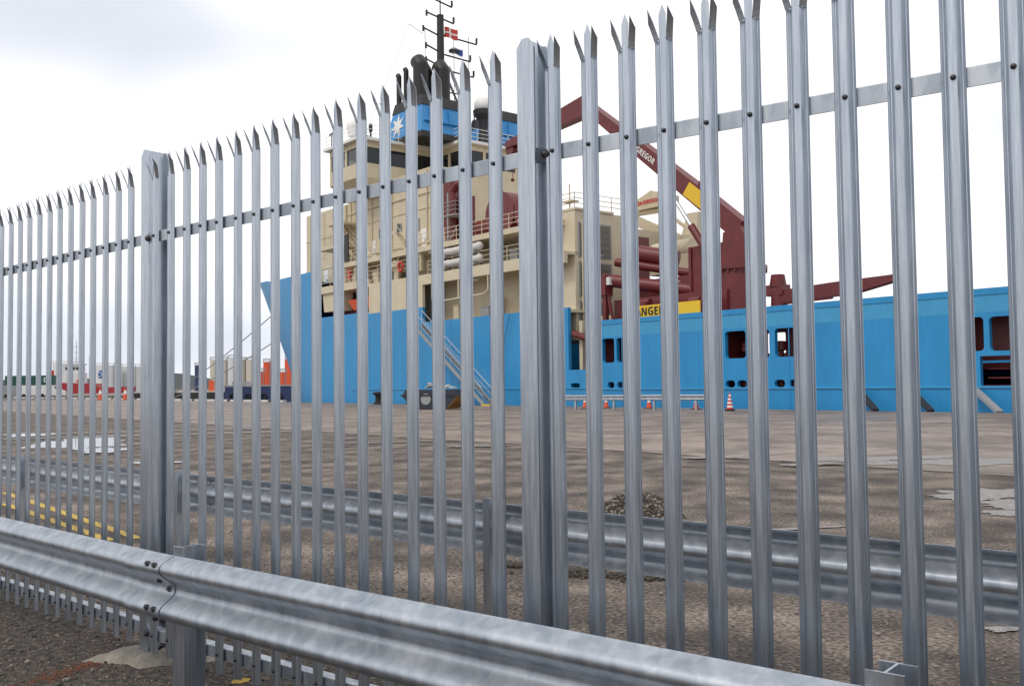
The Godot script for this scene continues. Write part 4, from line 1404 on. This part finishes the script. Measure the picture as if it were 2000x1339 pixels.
func make_quay_things() -> void:
	# traffic cones
	var spots := [[1143, 797, "orange and white traffic cone by the first post of the far crash barrier"], [1184, 797, "orange traffic cone behind the middle of the far crash barrier"], [1268, 798, "orange and white traffic cone in front of the far crash barrier's middle"], [1360, 800, "orange and white traffic cone beside the last post of the far crash barrier"], [195, 781, "orange and white traffic cone on the quay edge below the red ship"], [244, 781, "orange and white traffic cone on the quay edge right of the red ship's middle"]]
	for i in spots.size():
		var e = spots[i]
		var p := on_ground(e[0], e[1])
		var o := thing("traffic_cone", e[2], "traffic cone", Vector3(p.x, 0.012, p.z), 0.3 * i, "traffic cones along the quay")
		cone_mesh(o, 0.72 if i < 4 else 1.6)
	var tp := on_ground(1426, 803)
	var tc := thing("striped_cone", "tall narrow cone wound in red and white tape beside the ship", "traffic cone", Vector3(tp.x, 0.012, tp.z))
	var tb := MB.new()
	tb.box(Vector3(0, 0.05, 0), Vector3(0.42, 0.1, 0.42))
	part(tb, "base", M.rubber, tc)
	for k in 9:
		var sb := MB.new()
		var r0 := 0.15 * (1.0 - k / 10.0) + 0.02
		var r1 := 0.15 * (1.0 - (k + 1) / 10.0) + 0.02
		sb.lathe([Vector2(r0, 0.1 + k * 0.09), Vector2(r1, 0.1 + (k + 1) * 0.09)], Vector3(0.01 * sin(k * 2.0), 0, 0), 14)
		part(sb, "stripe", M.red if k % 2 == 0 else M.white, tc)
	# gangway from the quay up to the side passage
	var gw := thing("gangway", "grey metal gangway stair sloping from the ship's side down to the quay", "gangway", sw(-1.6, -0.9, 0.012), SHIP_TURN)
	var dlt := Vector3(-8.9, 6.15, 0.0)
	for k in 2:
		var off := Vector3(0, 0, 0.42 if k == 0 else -0.42)
		var st := MB.new()
		st.bar(Vector3(0, 0.08, 0) + off, dlt + off, 0.07, 0.24)
		part(st, "stringer", M.grey, gw)
		var hr := MB.new()
		hr.tube(Vector3(-0.2, 1.25, 0) + off, dlt + off + Vector3(0, 1.1, 0), 0.035, 0.035, 6)
		hr.tube(Vector3(-0.1, 0.7, 0) + off, dlt + off + Vector3(0, 0.55, 0), 0.022, 0.022, 6)
		for j in 8:
			var p := dlt * (j / 7.0) + off
			hr.tube(p, p + Vector3(0, 1.15, 0), 0.025, 0.025, 6)
		part(hr, "handrail", M.zinc, gw)
	for k in 34:
		var tr := MB.new()
		tr.box(dlt * ((k + 0.5) / 34.0) + Vector3(0, 0.06, 0), Vector3(0.26, 0.035, 0.8))
		part(tr, "tread", M.grey, gw)
	var ft := MB.new()
	ft.box(Vector3(0.35, 0.05, 0), Vector3(0.9, 0.1, 1.1))
	part(ft, "foot_plate", M.yellow, gw)
	# waste skip
	var kp := on_ground(852, 799)
	var sk := thing("waste_skip", "dark blue waste skip with a rusty yellow end standing by the gangway", "skip", Vector3(kp.x, 0.014, kp.z), -0.42)
	var po := PackedVector2Array([Vector2(-1.15, 0.05), Vector2(1.15, 0.05), Vector2(1.9, 0.8), Vector2(1.7, 1.2), Vector2(-1.7, 1.2), Vector2(-1.9, 0.8)])
	var sm := MB.new()
	sm.prism(po, Vector3(0, 0, -0.85), Vector3.RIGHT, Vector3.UP, Vector3(0, 0, 1.7))
	part(sm, "body", M.skip, sk)
	var se := MB.new()
	se.hexa([Vector3(1.16, 0.06, -0.84), Vector3(1.2, 0.06, -0.84), Vector3(1.2, 0.06, 0.84), Vector3(1.16, 0.06, 0.84), Vector3(1.95, 0.84, -0.84), Vector3(1.99, 0.84, -0.84), Vector3(1.99, 0.84, 0.84), Vector3(1.95, 0.84, 0.84)])
	part(se, "end_panel", plain(lin(0.32, 0.15, 0.03), 0.8), sk)
	var rim := MB.new()
	for z in [-0.87, 0.87]:
		rim.bar(Vector3(-1.98, 0.85, z), Vector3(1.98, 0.85, z), 0.06, 0.1)
	part(rim, "rim", M.dark, sk)
	var disc := MB.new()
	disc.tube(Vector3(-0.25, 0.62, 0.85), Vector3(-0.25, 0.62, 0.87), 0.34, 0.34, 24)
	part(disc, "round_badge", M.grey, sk)
	var wa := MB.new()
	for k in 14:
		wa.bar(Vector3(rng.randf_range(-1.4, 1.5), 1.3, rng.randf_range(-0.6, 0.6)), Vector3(rng.randf_range(-1.2, 1.7), rng.randf_range(1.42, 1.62), rng.randf_range(-0.6, 0.6)), 0.14, 0.06)
	part(wa, "waste", M.beige, sk)
	# bollard, leaning pipe, leaning plank
	var bp := on_ground(740, 790)
	var bo := thing("bollard", "black mooring bollard on the quay edge below the bow", "bollard", Vector3(bp.x, 0.012, bp.z))
	var bm := MB.new()
	bm.lathe([Vector2(0.5, 0), Vector2(0.42, 0.12), Vector2(0.3, 0.25), Vector2(0.28, 0.7), Vector2(0.5, 0.8), Vector2(0.5, 0.95), Vector2(0, 1.0)], Vector3.ZERO, 18)
	part(bm, "casting", M.rubber, bo)
	var pp := on_ground(798, 790)
	var lp := thing("leaning_pipe", "dark pipe leaning against the hull beside the skip", "pipe", Vector3(pp.x, 0.012, pp.z), SHIP_TURN)
	var pm := MB.new()
	pm.tube(Vector3(0, 0.05, 0), Vector3(-1.2, 1.35, -1.2), 0.2, 0.2, 12)
	part(pm, "pipe", M.dark, lp)
	# mooring ropes
	for e in [[535, 612, 8.0, 322, 779, "upper mooring rope from the ship's bow to the quay"], [560, 651, 9.4, 337, 778, "lower mooring rope from the ship's bow to the quay"]]:
		var foot := on_ground(e[3], e[4])
		var rt := thing("mooring_rope", e[5], "rope", foot, 0.0, "mooring ropes")
		var r0 := ray(e[0], e[1])
		var nt := Vector3(0.77936, 0, -0.62658)
		# where the line of sight meets the plane t = e[2] of the ship
		var k: float = (e[2] - (Vector3(0, CAM_H, 0) - SHIP_O).dot(nt)) / r0.dot(nt)
		var top := Vector3(0, CAM_H, 0) + r0 * k
		var rm := MB.new()
		var last := Vector3.ZERO
		for j in 12:
			var u := (j + 1) / 12.0
			var p := Vector3.ZERO.lerp(top - foot, u) - Vector3(0, 1.1 * u * (1 - u) * 4.0 * 0.35, 0)
			rm.tube(last, p, 0.06, 0.06, 6, false)
			last = p
		part(rm, "line", M.rope, rt)
	# hull ropes hanging by the gangway
	var hr2 := thing("hanging_line", "thin dark lines hanging down the blue hull by the gangway", "rope", sw(-3.4, 0.85, 1.4), SHIP_TURN)
	var hm := MB.new()
	hm.tube(Vector3(0, 0, 0), Vector3(1.0, 5.1, 0.05), 0.02, 0.02, 5)
	hm.tube(Vector3(0.6, 0.4, 0), Vector3(2.2, 5.1, 0.05), 0.02, 0.02, 5)
	part(hm, "line", M.dark, hr2)

# ---------------------------------------------------------------- fence
const PANELS := [[-2.17073, -5.54645, 0.72409, 0.0061, 0.8389], [-1.94073, -5.30122, 0.69806, 0.00481, 0.83385], [0.17379, -3.60185, 0.62958, 0.00112, 0.86605]]

func pale_mesh() -> MB:
	var mb := MB.new()
	var th := 0.003
	# W section, x along the fence, z out towards the road
	var pr := [Vector2(-0.034, 0.011), Vector2(-0.0325, 0.0085), Vector2(-0.0255, 0.0035), Vector2(-0.023, 0.0035), Vector2(-0.012, 0.0195), Vector2(-0.009, 0.0215), Vector2(0.009, 0.0215), Vector2(0.012, 0.0195), Vector2(0.023, 0.0035), Vector2(0.0255, 0.0035), Vector2(0.0325, 0.0085), Vector2(0.034, 0.011)]
	var ysplit := 2.575
	var ytip := 2.695
	var np := pr.size()
	var back := []
	for p in pr:
		back.append(p + Vector2(0, -th))
	for i in np - 1:
		var e: Vector2 = pr[i + 1] - pr[i]
		var n2 := Vector3(-e.y, 0, e.x).normalized()
		if n2.z < 0: n2 = -n2
		var a := Vector3(pr[i].x, 0, pr[i].y)
		var b := Vector3(pr[i + 1].x, 0, pr[i + 1].y)
		var up := Vector3(0, ysplit, 0)
		mb.quad(a, b, b + up, a + up, n2)
		var a2 := Vector3(back[i].x, 0, back[i].y)
		var b2 := Vector3(back[i + 1].x, 0, back[i + 1].y)
		mb.quad(a2, b2, b2 + up, a2 + up, -n2)
		mb.quad(a, b, b2, a2, Vector3.DOWN)
	for k in [0, np - 1]:
		var a := Vector3(pr[k].x, 0, pr[k].y)
		var a2 := Vector3(back[k].x, 0, back[k].y)
		var up := Vector3(0, ysplit, 0)
		mb.quad(a, a2, a2 + up, a + up, Vector3(-1 if k == 0 else 1, 0, 0))
	# centre tongue: straight, pointed
	var hw := 0.0135
	var zc := 0.0215
	for zz in [[zc, 1.0], [zc - th, -1.0]]:
		var nn := Vector3(0, 0, zz[1])
		mb.quad(Vector3(-hw, ysplit, zz[0] - 0.001), Vector3(hw, ysplit, zz[0] - 0.001), Vector3(hw, ytip - 0.035, zz[0] - 0.001), Vector3(-hw, ytip - 0.035, zz[0] - 0.001), nn)
		mb.tri(Vector3(-hw, ytip - 0.035, zz[0] - 0.001), Vector3(hw, ytip - 0.035, zz[0] - 0.001), Vector3(0, ytip, zz[0] - 0.001), nn, nn, nn)
	for sx in [-1.0, 1.0]:
		mb.quad(Vector3(sx * hw, ysplit, zc - 0.001), Vector3(sx * hw, ytip - 0.035, zc - 0.001), Vector3(sx * hw, ytip - 0.035, zc - th - 0.001), Vector3(sx * hw, ysplit, zc - th - 0.001), Vector3(sx, 0, 0))
		mb.quad(Vector3(sx * hw, ytip - 0.035, zc - 0.001), Vector3(0, ytip, zc - 0.001), Vector3(0, ytip, zc - th - 0.001), Vector3(sx * hw, ytip - 0.035, zc - th - 0.001), Vector3(sx, 0.5, 0).normalized())
	# two wings, splayed forward and outward, cut to a point
	for sx in [-1.0, 1.0]:
		var i0 := Vector3(sx * 0.0125, ysplit - 0.004, 0.0193)
		var i1 := Vector3(sx * 0.0345, ysplit - 0.004, 0.0105)
		var out := (Vector3(sx * 0.6, 0.0, 0.8)).normalized()
		var curve := []
		for k in 6:
			var u := k / 5.0
			var bend := out * (0.012 * u * u + 0.030 * u) + Vector3(0, 0.102 * u, 0)
			curve.append(bend)
		var nb := (i1 - i0).cross(Vector3.UP).normalized()
		for k in 5:
			var w0 := 1.0
			var w1 := 1.0
			var u0 := k / 5.0
			var u1 := (k + 1) / 5.0
			# outer edge stops early so that the wing ends in a slanted cut
			var a: Vector3 = i0 + curve[k]
			var b: Vector3 = i1 + curve[k]
			var c: Vector3 = i1 + curve[k + 1]
			var d: Vector3 = i0 + curve[k + 1]
			if u1 > 0.62:
				c = i1.lerp(i0, (u1 - 0.6) / 0.4) + curve[k + 1]
			if u0 > 0.62:
				b = i1.lerp(i0, (u0 - 0.6) / 0.4) + curve[k]
			var f := (b - a).cross(d - a)
			if f.length_squared() < 1e-12:
				f = (c - b).cross(d - b)
			f = f.normalized()
			mb.quad(a, b, c, d, f)
			var o := f * -th
			mb.quad(a + o, b + o, c + o, d + o, -f)
			mb.quad(b, c, c + o, b + o, Vector3(sx, 0, 0))
			mb.quad(a, d, d + o, a + o, Vector3(-sx, 0, 0))
	return mb

func i_section(mb: MB, hh: float, w: float, dep: float, tf: float, tw: float, chamfer := 0.0) -> void:
	for z in [-dep / 2, dep / 2 - tf]:
		var pts := PackedVector2Array([Vector2(-w / 2, 0), Vector2(w / 2, 0), Vector2(w / 2, hh - chamfer), Vector2(w / 2 - chamfer * 0.7, hh), Vector2(-w / 2 + chamfer * 0.7, hh), Vector2(-w / 2, hh - chamfer)])
		if chamfer <= 0.0:
			pts = PackedVector2Array([Vector2(-w / 2, 0), Vector2(w / 2, 0), Vector2(w / 2, hh), Vector2(-w / 2, hh)])
		mb.prism(pts, Vector3(0, 0, z), Vector3.RIGHT, Vector3.UP, Vector3(0, 0, tf))
	mb.bb(Vector3(-tw / 2, 0, -dep / 2 + tf), Vector3(tw / 2, hh, dep / 2 - tf))

func make_fence() -> void:
	var fence := thing("palisade_fence", "tall galvanised steel palisade fence with splayed three-pointed pales", "fence", Vector3(-1.94, 0, -5.30))
	var org := Vector3(-1.94, 0, -5.30)
	var pm := pale_mesh().mesh(M.zinc)
	var bolt := MB.new()
	bolt.tube(Vector3(0, 0, 0.020), Vector3(0, 0, 0.029), 0.0095, 0.007, 10)
	bolt.ball(Vector3(0, 0, 0.028), 0.0075, 8, 1.0)
	var bmesh := bolt.mesh(M.bolt)
	var post := MB.new()
	i_section(post, 2.78, 0.078, 0.127, 0.009, 0.008, 0.035)
	var postm := post.mesh(M.zinc)
	var ranges := [[-17, 0], [0, 16], [0, 16]]
	for k in 3:
		var P = PANELS[k]
		var d := Vector3(cos(P[2]), 0, sin(P[2]))
		var nrm := Vector3(-sin(P[2]), 0, cos(P[2]))
		var bs := Basis(d, Vector3.UP, nrm)
		for i in range(ranges[k][0], ranges[k][1] + 1):
			var y: float = CAM_H + P[4] + i * PITCH_PALE * P[3]
			var pos := Vector3(P[0], 0, P[1]) + d * (i * PITCH_PALE) - org
			pos.y = y - 2.254
			var jitter := Basis(nrm, rng.randf_range(-0.0025, 0.0025))
			var pale := same(pm, "pale", fence, Transform3D(jitter * bs, pos))
			for h in [0.094, 2.254]:
				same(bmesh, "bolt", pale, Transform3D(Basis.IDENTITY, Vector3(rng.randf_range(-0.002, 0.002), h, 0)))
		# rails: angle bars with the flat leg on top, reaching from post to post
		var a0: float = ranges[k][0] * PITCH_PALE - ([0.1, 0.115, 0.09][k])
		var a1: float = ranges[k][1] * PITCH_PALE + ([0.15, 0.15, 0.4][k])
		for h in [0.094, 2.254]:
			var rm := MB.new()
			var p := Vector3(P[0], 0, P[1]) + d * a0 - org
			var q := Vector3(P[0], 0, P[1]) + d * a1 - org
			p.y = CAM_H + P[4] + a0 * P[3] - 2.254 + h
			q.y = CAM_H + P[4] + a1 * P[3] - 2.254 + h
			var prof := PackedVector2Array([Vector2(0, -0.030), Vector2(0, 0.026), Vector2(-0.002, 0.029), Vector2(-0.056, 0.029), Vector2(-0.056, 0.023), Vector2(-0.006, 0.023), Vector2(-0.006, -0.030)])
			rm.prism(prof, p, nrm, Vector3.UP, q - p)
			var rail := part(rm, "rail", M.beam, fence)
			if k > 0:
				var cb := MB.new()
				var c := p + d * (0.03 if k == 1 else 0.045) + Vector3(0, -0.003, 0)
				cb.tube(c, c + nrm * 0.014, 0.019, 0.017, 6)
				cb.ball(c + nrm * 0.012, 0.012, 8)
				part(cb, "fixing_bolt", M.bolt, rail)
		if k > 0:
			var c: Vector3 = Vector3(P[0], 0, P[1]) - d * (0.121 if k == 1 else 0.095) + nrm * (-0.0595 if k == 1 else -0.0035) - org
			c.y = 0.03 if k == 1 else 0.0
			var po := same(postm, "post", fence, Transform3D(bs, c))
			var pad := MB.new()
			var ring := []
			for i in 7:
				var u := i / 6.0
				var row := []
				for jj in 25:
					var an := TAU * jj / 24
					var rr := 0.04 + u * (0.19 + 0.05 * sin(an * 2.0 + k) + 0.035 * sin(an * 5.0) + 0.015 * sin(an * 9.0))
					row.append(Vector3(cos(an) * rr * 1.3, 0.052 * (1.0 - pow(u, 2.2)) + 0.003 * sin(an * 6.0 + u * 9.0), sin(an) * rr))
				ring.append(row)
			pad.sheet(ring, Vector3.UP)
			var padn := structure(pad, "footing", M.pad)
			padn.position = c + org
			padn.position.y = 0.0

# ---------------------------------------------------------------- crash barriers
func w_profile() -> Array:
	var key := [Vector2(0.155, 0.006), Vector2(0.150, 0.014), Vector2(0.128, 0.060), Vector2(0.116, 0.076), Vector2(0.100, 0.083), Vector2(0.082, 0.080), Vector2(0.066, 0.064), Vector2(0.030, 0.012), Vector2(0.018, 0.003), Vector2(0.0, 0.0)]
	var out := []
	for i in key.size() - 1:
		for k in 3:
			out.append((key[i] as Vector2).lerp(key[i + 1], k / 3.0))
	out.append(key[key.size() - 1])
	# round the corners a little
	for pas in 2:
		var sm := out.duplicate()
		for i in range(1, out.size() - 1):
			sm[i] = (out[i - 1] as Vector2) * 0.25 + (out[i] as Vector2) * 0.5 + (out[i + 1] as Vector2) * 0.25
		out = sm
	var full := out.duplicate()
	for i in range(out.size() - 2, -1, -1):
		full.append(Vector2(-out[i].x, out[i].y))
	return full

func w_beam(mb: MB, a: Vector3, b: Vector3, out: Vector3, th := 0.0035) -> void:
	# a, b: centre line of the back of the beam
	var rows := []
	var rows2 := []
	for p in w_profile():
		var o: Vector3 = Vector3.UP * p.x + out * p.y
		var o2: Vector3 = Vector3.UP * p.x * 0.992 + out * (p.y - th)
		rows.append([a + o, a.lerp(b, 0.25) + o, a.lerp(b, 0.5) + o, a.lerp(b, 0.75) + o, b + o])
		rows2.append([a + o2, a.lerp(b, 0.25) + o2, a.lerp(b, 0.5) + o2, a.lerp(b, 0.75) + o2, b + o2])
	mb.sheet(rows, out)
	mb.sheet(rows2, -out)
	var n := rows.size()
	for i in n - 1:
		var dd := (b - a).normalized()
		mb.quad(rows[i][0], rows[i + 1][0], rows2[i + 1][0], rows2[i][0], -dd)
		mb.quad(rows[i][4], rows[i + 1][4], rows2[i + 1][4], rows2[i][4], dd)
	mb.quad(rows[0][0], rows[0][4], rows2[0][4], rows2[0][0], Vector3.UP)
	mb.quad(rows[n - 1][0], rows[n - 1][4], rows2[n - 1][4], rows2[n - 1][0], Vector3.DOWN)

func barrier_post(parent: Node, at: Vector3, hh: float, turn_dir: Vector3, w := 0.09, dep := 0.11) -> void:
	var p := MB.new()
	i_section(p, hh, w, dep, 0.007, 0.007)
	var o := part(p, "post", M.zinc, parent)
	var x := Vector3(turn_dir.x, 0, turn_dir.z).normalized()
	o.transform = Transform3D(Basis(x, Vector3.UP, x.cross(Vector3.UP)), at)

func beam_bolts(parent: Node, at: Vector3, d: Vector3, out: Vector3) -> void:
	for e in [[-0.10, 0.115], [-0.035, 0.115], [-0.10, 0.03], [-0.035, -0.005], [-0.10, -0.085], [-0.035, -0.085], [-0.10, -0.14], [-0.035, -0.14]]:
		var mb := MB.new()
		var zz := 0.0
		var pf := w_profile()
		for i in pf.size() - 1:
			if e[1] <= pf[i].x and e[1] >= pf[i + 1].x:
				zz = lerpf(pf[i].y, pf[i + 1].y, (pf[i].x - e[1]) / maxf(1e-5, pf[i].x - pf[i + 1].x))
		var c := at + d * float(e[0]) + Vector3.UP * float(e[1]) + out * (zz - 0.002)
		var nn := (out + Vector3.UP * (0.6 if e[1] > 0.1 or (e[1] < 0 and e[1] > -0.1) else (-0.6 if e[1] < -0.1 else 0.0))).normalized()
		mb.tube(c, c + nn * 0.012, 0.0155, 0.013, 6)
		mb.tube(c + nn * 0.011, c + nn * 0.018, 0.007, 0.007, 8)
		part(mb, "bolt", M.bolt, parent)

func make_barriers() -> void:
	# near barrier, in front of the fence, its face to the road
	var j := Vector3(-1.60, 0, -4.57)
	var lend := Vector3(-4.35, 0, -7.13)
	var rend := Vector3(2.05, 0, -1.53)
	var near := thing("crash_barrier", "near galvanised W-beam crash barrier standing in front of the fence", "crash barrier", Vector3(j.x, 0, j.z))
	var o := Vector3(j.x, 0, j.z)
	var yc := 0.705 - 0.155
	var up := Vector3(0, yc, 0)
	var dl := (j - lend).normalized()
	var dr := (rend - j).normalized()
	var nl := Vector3(-dl.z, 0, dl.x)
	if nl.z < 0: nl = -nl
	var nr := Vector3(-dr.z, 0, dr.x)
	if nr.z < 0: nr = -nr
	var m1 := MB.new()
	w_beam(m1, lend - o + up, j - o + up + dl * 0.03, nl)
	part(m1, "beam", M.beam, near)
	var m2 := MB.new()
	w_beam(m2, j - o + up - dr * 0.28 - nr * 0.0045, rend - o + up - nr * 0.0045, nr)
	part(m2, "beam", M.beam, near)
	beam_bolts(near, j - o + up + dl * 0.02, dl, nl)
	for e in [[j + dr * 0.05, dr, nr], [j + dr * 3.28, dr, nr], [j - dl * 3.2, dl, nl]]:
		barrier_post(near, e[0] - o - e[2] * 0.062, 0.745, e[1], 0.10, 0.11)
	# barrier beyond the fence, its back to us
	var j2 := Vector3(-2.59, 0, -8.06)
	var l2 := Vector3(-6.6, 0, -11.69)
	var r2 := Vector3(3.3, 0, -3.02)
	var far := thing("crash_barrier", "galvanised crash barrier beyond the fence, seen from its back", "crash barrier", Vector3(j2.x, 0, j2.z))
	var o2 := Vector3(j2.x, 0, j2.z)
	var up2 := Vector3(0, 0.76 - 0.155, 0)
	var d1 := (j2 - l2).normalized()
	var d2 := (r2 - j2).normalized()
	var n1 := -Vector3(-d1.z, 0, d1.x)
	if n1.z > 0: n1 = -n1
	var n2 := -Vector3(-d2.z, 0, d2.x)
	if n2.z > 0: n2 = -n2
	var b1 := MB.new()
	w_beam(b1, l2 - o2 + up2, j2 - o2 + up2 + d1 * 0.03, n1)
	part(b1, "beam", M.beam, far)
	var b2 := MB.new()
	w_beam(b2, j2 - o2 + up2 - d2 * 0.28 + n2 * 0.0045, r2 - o2 + up2 + n2 * 0.0045, n2)
	part(b2, "beam", M.beam, far)
	for e in [[j2 - d1 * 0.2, d1, n1], [j2 + d2 * 3.28, d2, n2], [j2 - d1 * 3.45, d1, n1]]:
		barrier_post(far, e[0] - o2 - e[2] * 0.06, 0.80, e[1], 0.06, 0.09)
	# barrier at the ship's side
	var qa := on_ground(1090, 800)
	var qb := on_ground(1392, 801)
	var dq := (qb - qa).normalized()
	var nq := Vector3(-dq.z, 0, dq.x)
	if nq.z < 0: nq = -nq
	var quay := thing("crash_barrier", "short crash barrier on posts at the ship's side behind traffic cones", "crash barrier", Vector3(qa.x, 0.012, qa.z))
	var qm := MB.new()
	w_beam(qm, Vector3(0, 0.66, 0), qb - qa + Vector3(0, 0.66, 0), nq)
	part(qm, "beam", M.beam, quay)
	for k in 4:
		barrier_post(quay, (qb - qa) * (0.12 + 0.26 * k) - nq * 0.07, 0.8, dq, 0.1, 0.12)

# ---------------------------------------------------------------- litter
func stones(called: String, m: Material, list: Array, label: String, parent: Node = null) -> void:
	var mb := MB.new()
	var r := RandomNumberGenerator.new()
	r.seed = 3
	var k := 6
	var q := []
	for jj in 4:
		var row := []
		for i in k + 1:
			var a := TAU * (i % k) / k
			var t := PI * jj / 3.0
			var rad := 0.5 * (0.8 + 0.35 * sin(a * 2.0 + jj * 1.7))
			row.append(Vector3(cos(a) * sin(t) * rad, cos(t) * 0.35, sin(a) * sin(t) * rad))
		q.append(row)
	for jj in 3:
		for i in k:
			mb.face(q[jj][i], q[jj][i + 1], q[jj + 1][i + 1], q[jj + 1][i], Vector3.ZERO)
	var mm := MultiMesh.new()
	mm.transform_format = MultiMesh.TRANSFORM_3D
	mm.mesh = mb.mesh(m)
	mm.instance_count = list.size()
	for i in list.size():
		mm.set_instance_transform(i, list[i])
	var o := MultiMeshInstance3D.new()
	o.multimesh = mm
	if parent == null:
		o.name = numbered(called)
		add_child(o)
		tag(o, label, "gravel", "loose broken asphalt" if called == "broken_asphalt" else "")
	else:
		o.name = called
		parent.add_child(o, true)
	o.set_meta("kind", "stuff")

func make_litter() -> void:
	var d := Vector3(cos(0.69), 0, sin(0.69))
	var n := Vector3(-sin(0.69), 0, cos(0.69))
	var o := Vector3(-1.9, 0, -5.3)
	for pas in 2:
		var list := []
		for i in 9000:
			var u := rng.randf_range(-6.5, 5.5)
			var v := rng.randf_range(-3.2, 2.2)
			if pas == 1 and v < -1.2:
				continue
			var p := o + d * u + n * v
			var s := rng.randf_range(0.006, 0.022) * (1.9 if rng.randf() < 0.06 else 1.0)
			var bs := Basis(Vector3(rng.randf_range(-1, 1), rng.randf_range(-1, 1), rng.randf_range(-1, 1)).normalized(), rng.randf() * TAU).scaled(Vector3(s, s * 0.8, s))
			list.append(Transform3D(bs, Vector3(p.x, 0.004 + s * 0.2, p.z)))
		stones("loose_gravel", M.stone if pas == 0 else M.stone_dark, list, "loose gravel scattered on the ground along the fence" if pas == 0 else "dark grit scattered on the verge in front of the fence")
	# orange grit streak on the verge
	var og := []
	var a := on_ground(60, 1335)
	var b := on_ground(215, 1285)
	var c := on_ground(240, 1243)
	for i in 520:
		var u := rng.randf()
		var p := a.lerp(b, u) if i < 420 else c + Vector3(rng.randfn(0, 0.12), 0, rng.randfn(0, 0.10))
		p += Vector3(rng.randfn(0, 0.045), 0, rng.randfn(0, 0.045))
		var s := rng.randf_range(0.006, 0.016)
		og.append(Transform3D(Basis(Vector3.UP, rng.randf() * TAU).scaled(Vector3(s, s, s)), Vector3(p.x, 0.006, p.z)))
	stones("orange_grit", M.orange_grit, og, "streak of orange brick grit on the verge")
	# rubble heap beyond the fence
	var hp := on_ground(1245, 1008)
	var heap := thing("rubble_heap", "small heap of broken rubble lying beyond the fence", "rubble", Vector3(hp.x, 0.0, hp.z))
	var mound := MB.new()
	mound.lathe([Vector2(0.5, 0.0), Vector2(0.38, 0.12), Vector2(0.2, 0.22), Vector2(0.0, 0.25)], Vector3.ZERO, 18)
	part(mound, "mound", M.stone_dark, heap)
	var list := []
	for i in 900:
		var ang := rng.randf() * TAU
		var r := sqrt(rng.randf()) * 0.55
		var h := maxf(0.0, 0.26 * (1.0 - pow(r / 0.52, 2.0)))
		var s := rng.randf_range(0.02, 0.06)
		list.append(Transform3D(Basis(Vector3(rng.randf() - 0.5, rng.randf() - 0.5, rng.randf() - 0.5).normalized(), rng.randf() * TAU).scaled(Vector3(s, s, s)), Vector3(cos(ang) * r, h, sin(ang) * r)))
	stones("rubble", M.stone, list.slice(0, 380), "", heap)
	stones("dark_rubble", M.stone_dark, list.slice(380), "", heap)
	for e in [[1110, 1118, 0.35], [1215, 1125, 0.4], [1275, 1130, 0.25], [1000, 1105, 0.15]]:
		var q := on_ground(e[0], e[1])
		var l2 := []
		for i in 260:
			var p := q + Vector3(rng.randfn(0, e[2] * 0.5), 0, rng.randfn(0, 0.05))
			var s := rng.randf_range(0.015, 0.05)
			l2.append(Transform3D(Basis(Vector3.UP, rng.randf() * TAU).scaled(Vector3(s, s, s)), Vector3(p.x, s * 0.3, p.z)))
		stones("broken_asphalt", M.stone_dark, l2, "dark broken asphalt crumbs under the barrier beyond the fence")
	# yellow leaf
	var lf := on_ground(470, 1334)
	var leaf := thing("fallen_leaf", "yellow fallen leaf lying at the foot of the fence", "leaf", Vector3(lf.x, 0.012, lf.z), 0.6)
	var lm := MB.new()
	var pts := PackedVector2Array()
	for i in 20:
		var an := TAU * i / 20
		var rr := 0.03 * (1.0 - 0.25 * absf(sin(an)) + 0.08 * sin(an * 6.0))
		pts.append(Vector2(cos(an) * rr * 1.7, sin(an) * rr))
	lm.prism(pts, Vector3.ZERO, Vector3.RIGHT, Vector3(0, 0.25, -1).normalized(), Vector3(0, 0.0015, 0))
	part(lm, "blade", M.leaf, leaf)
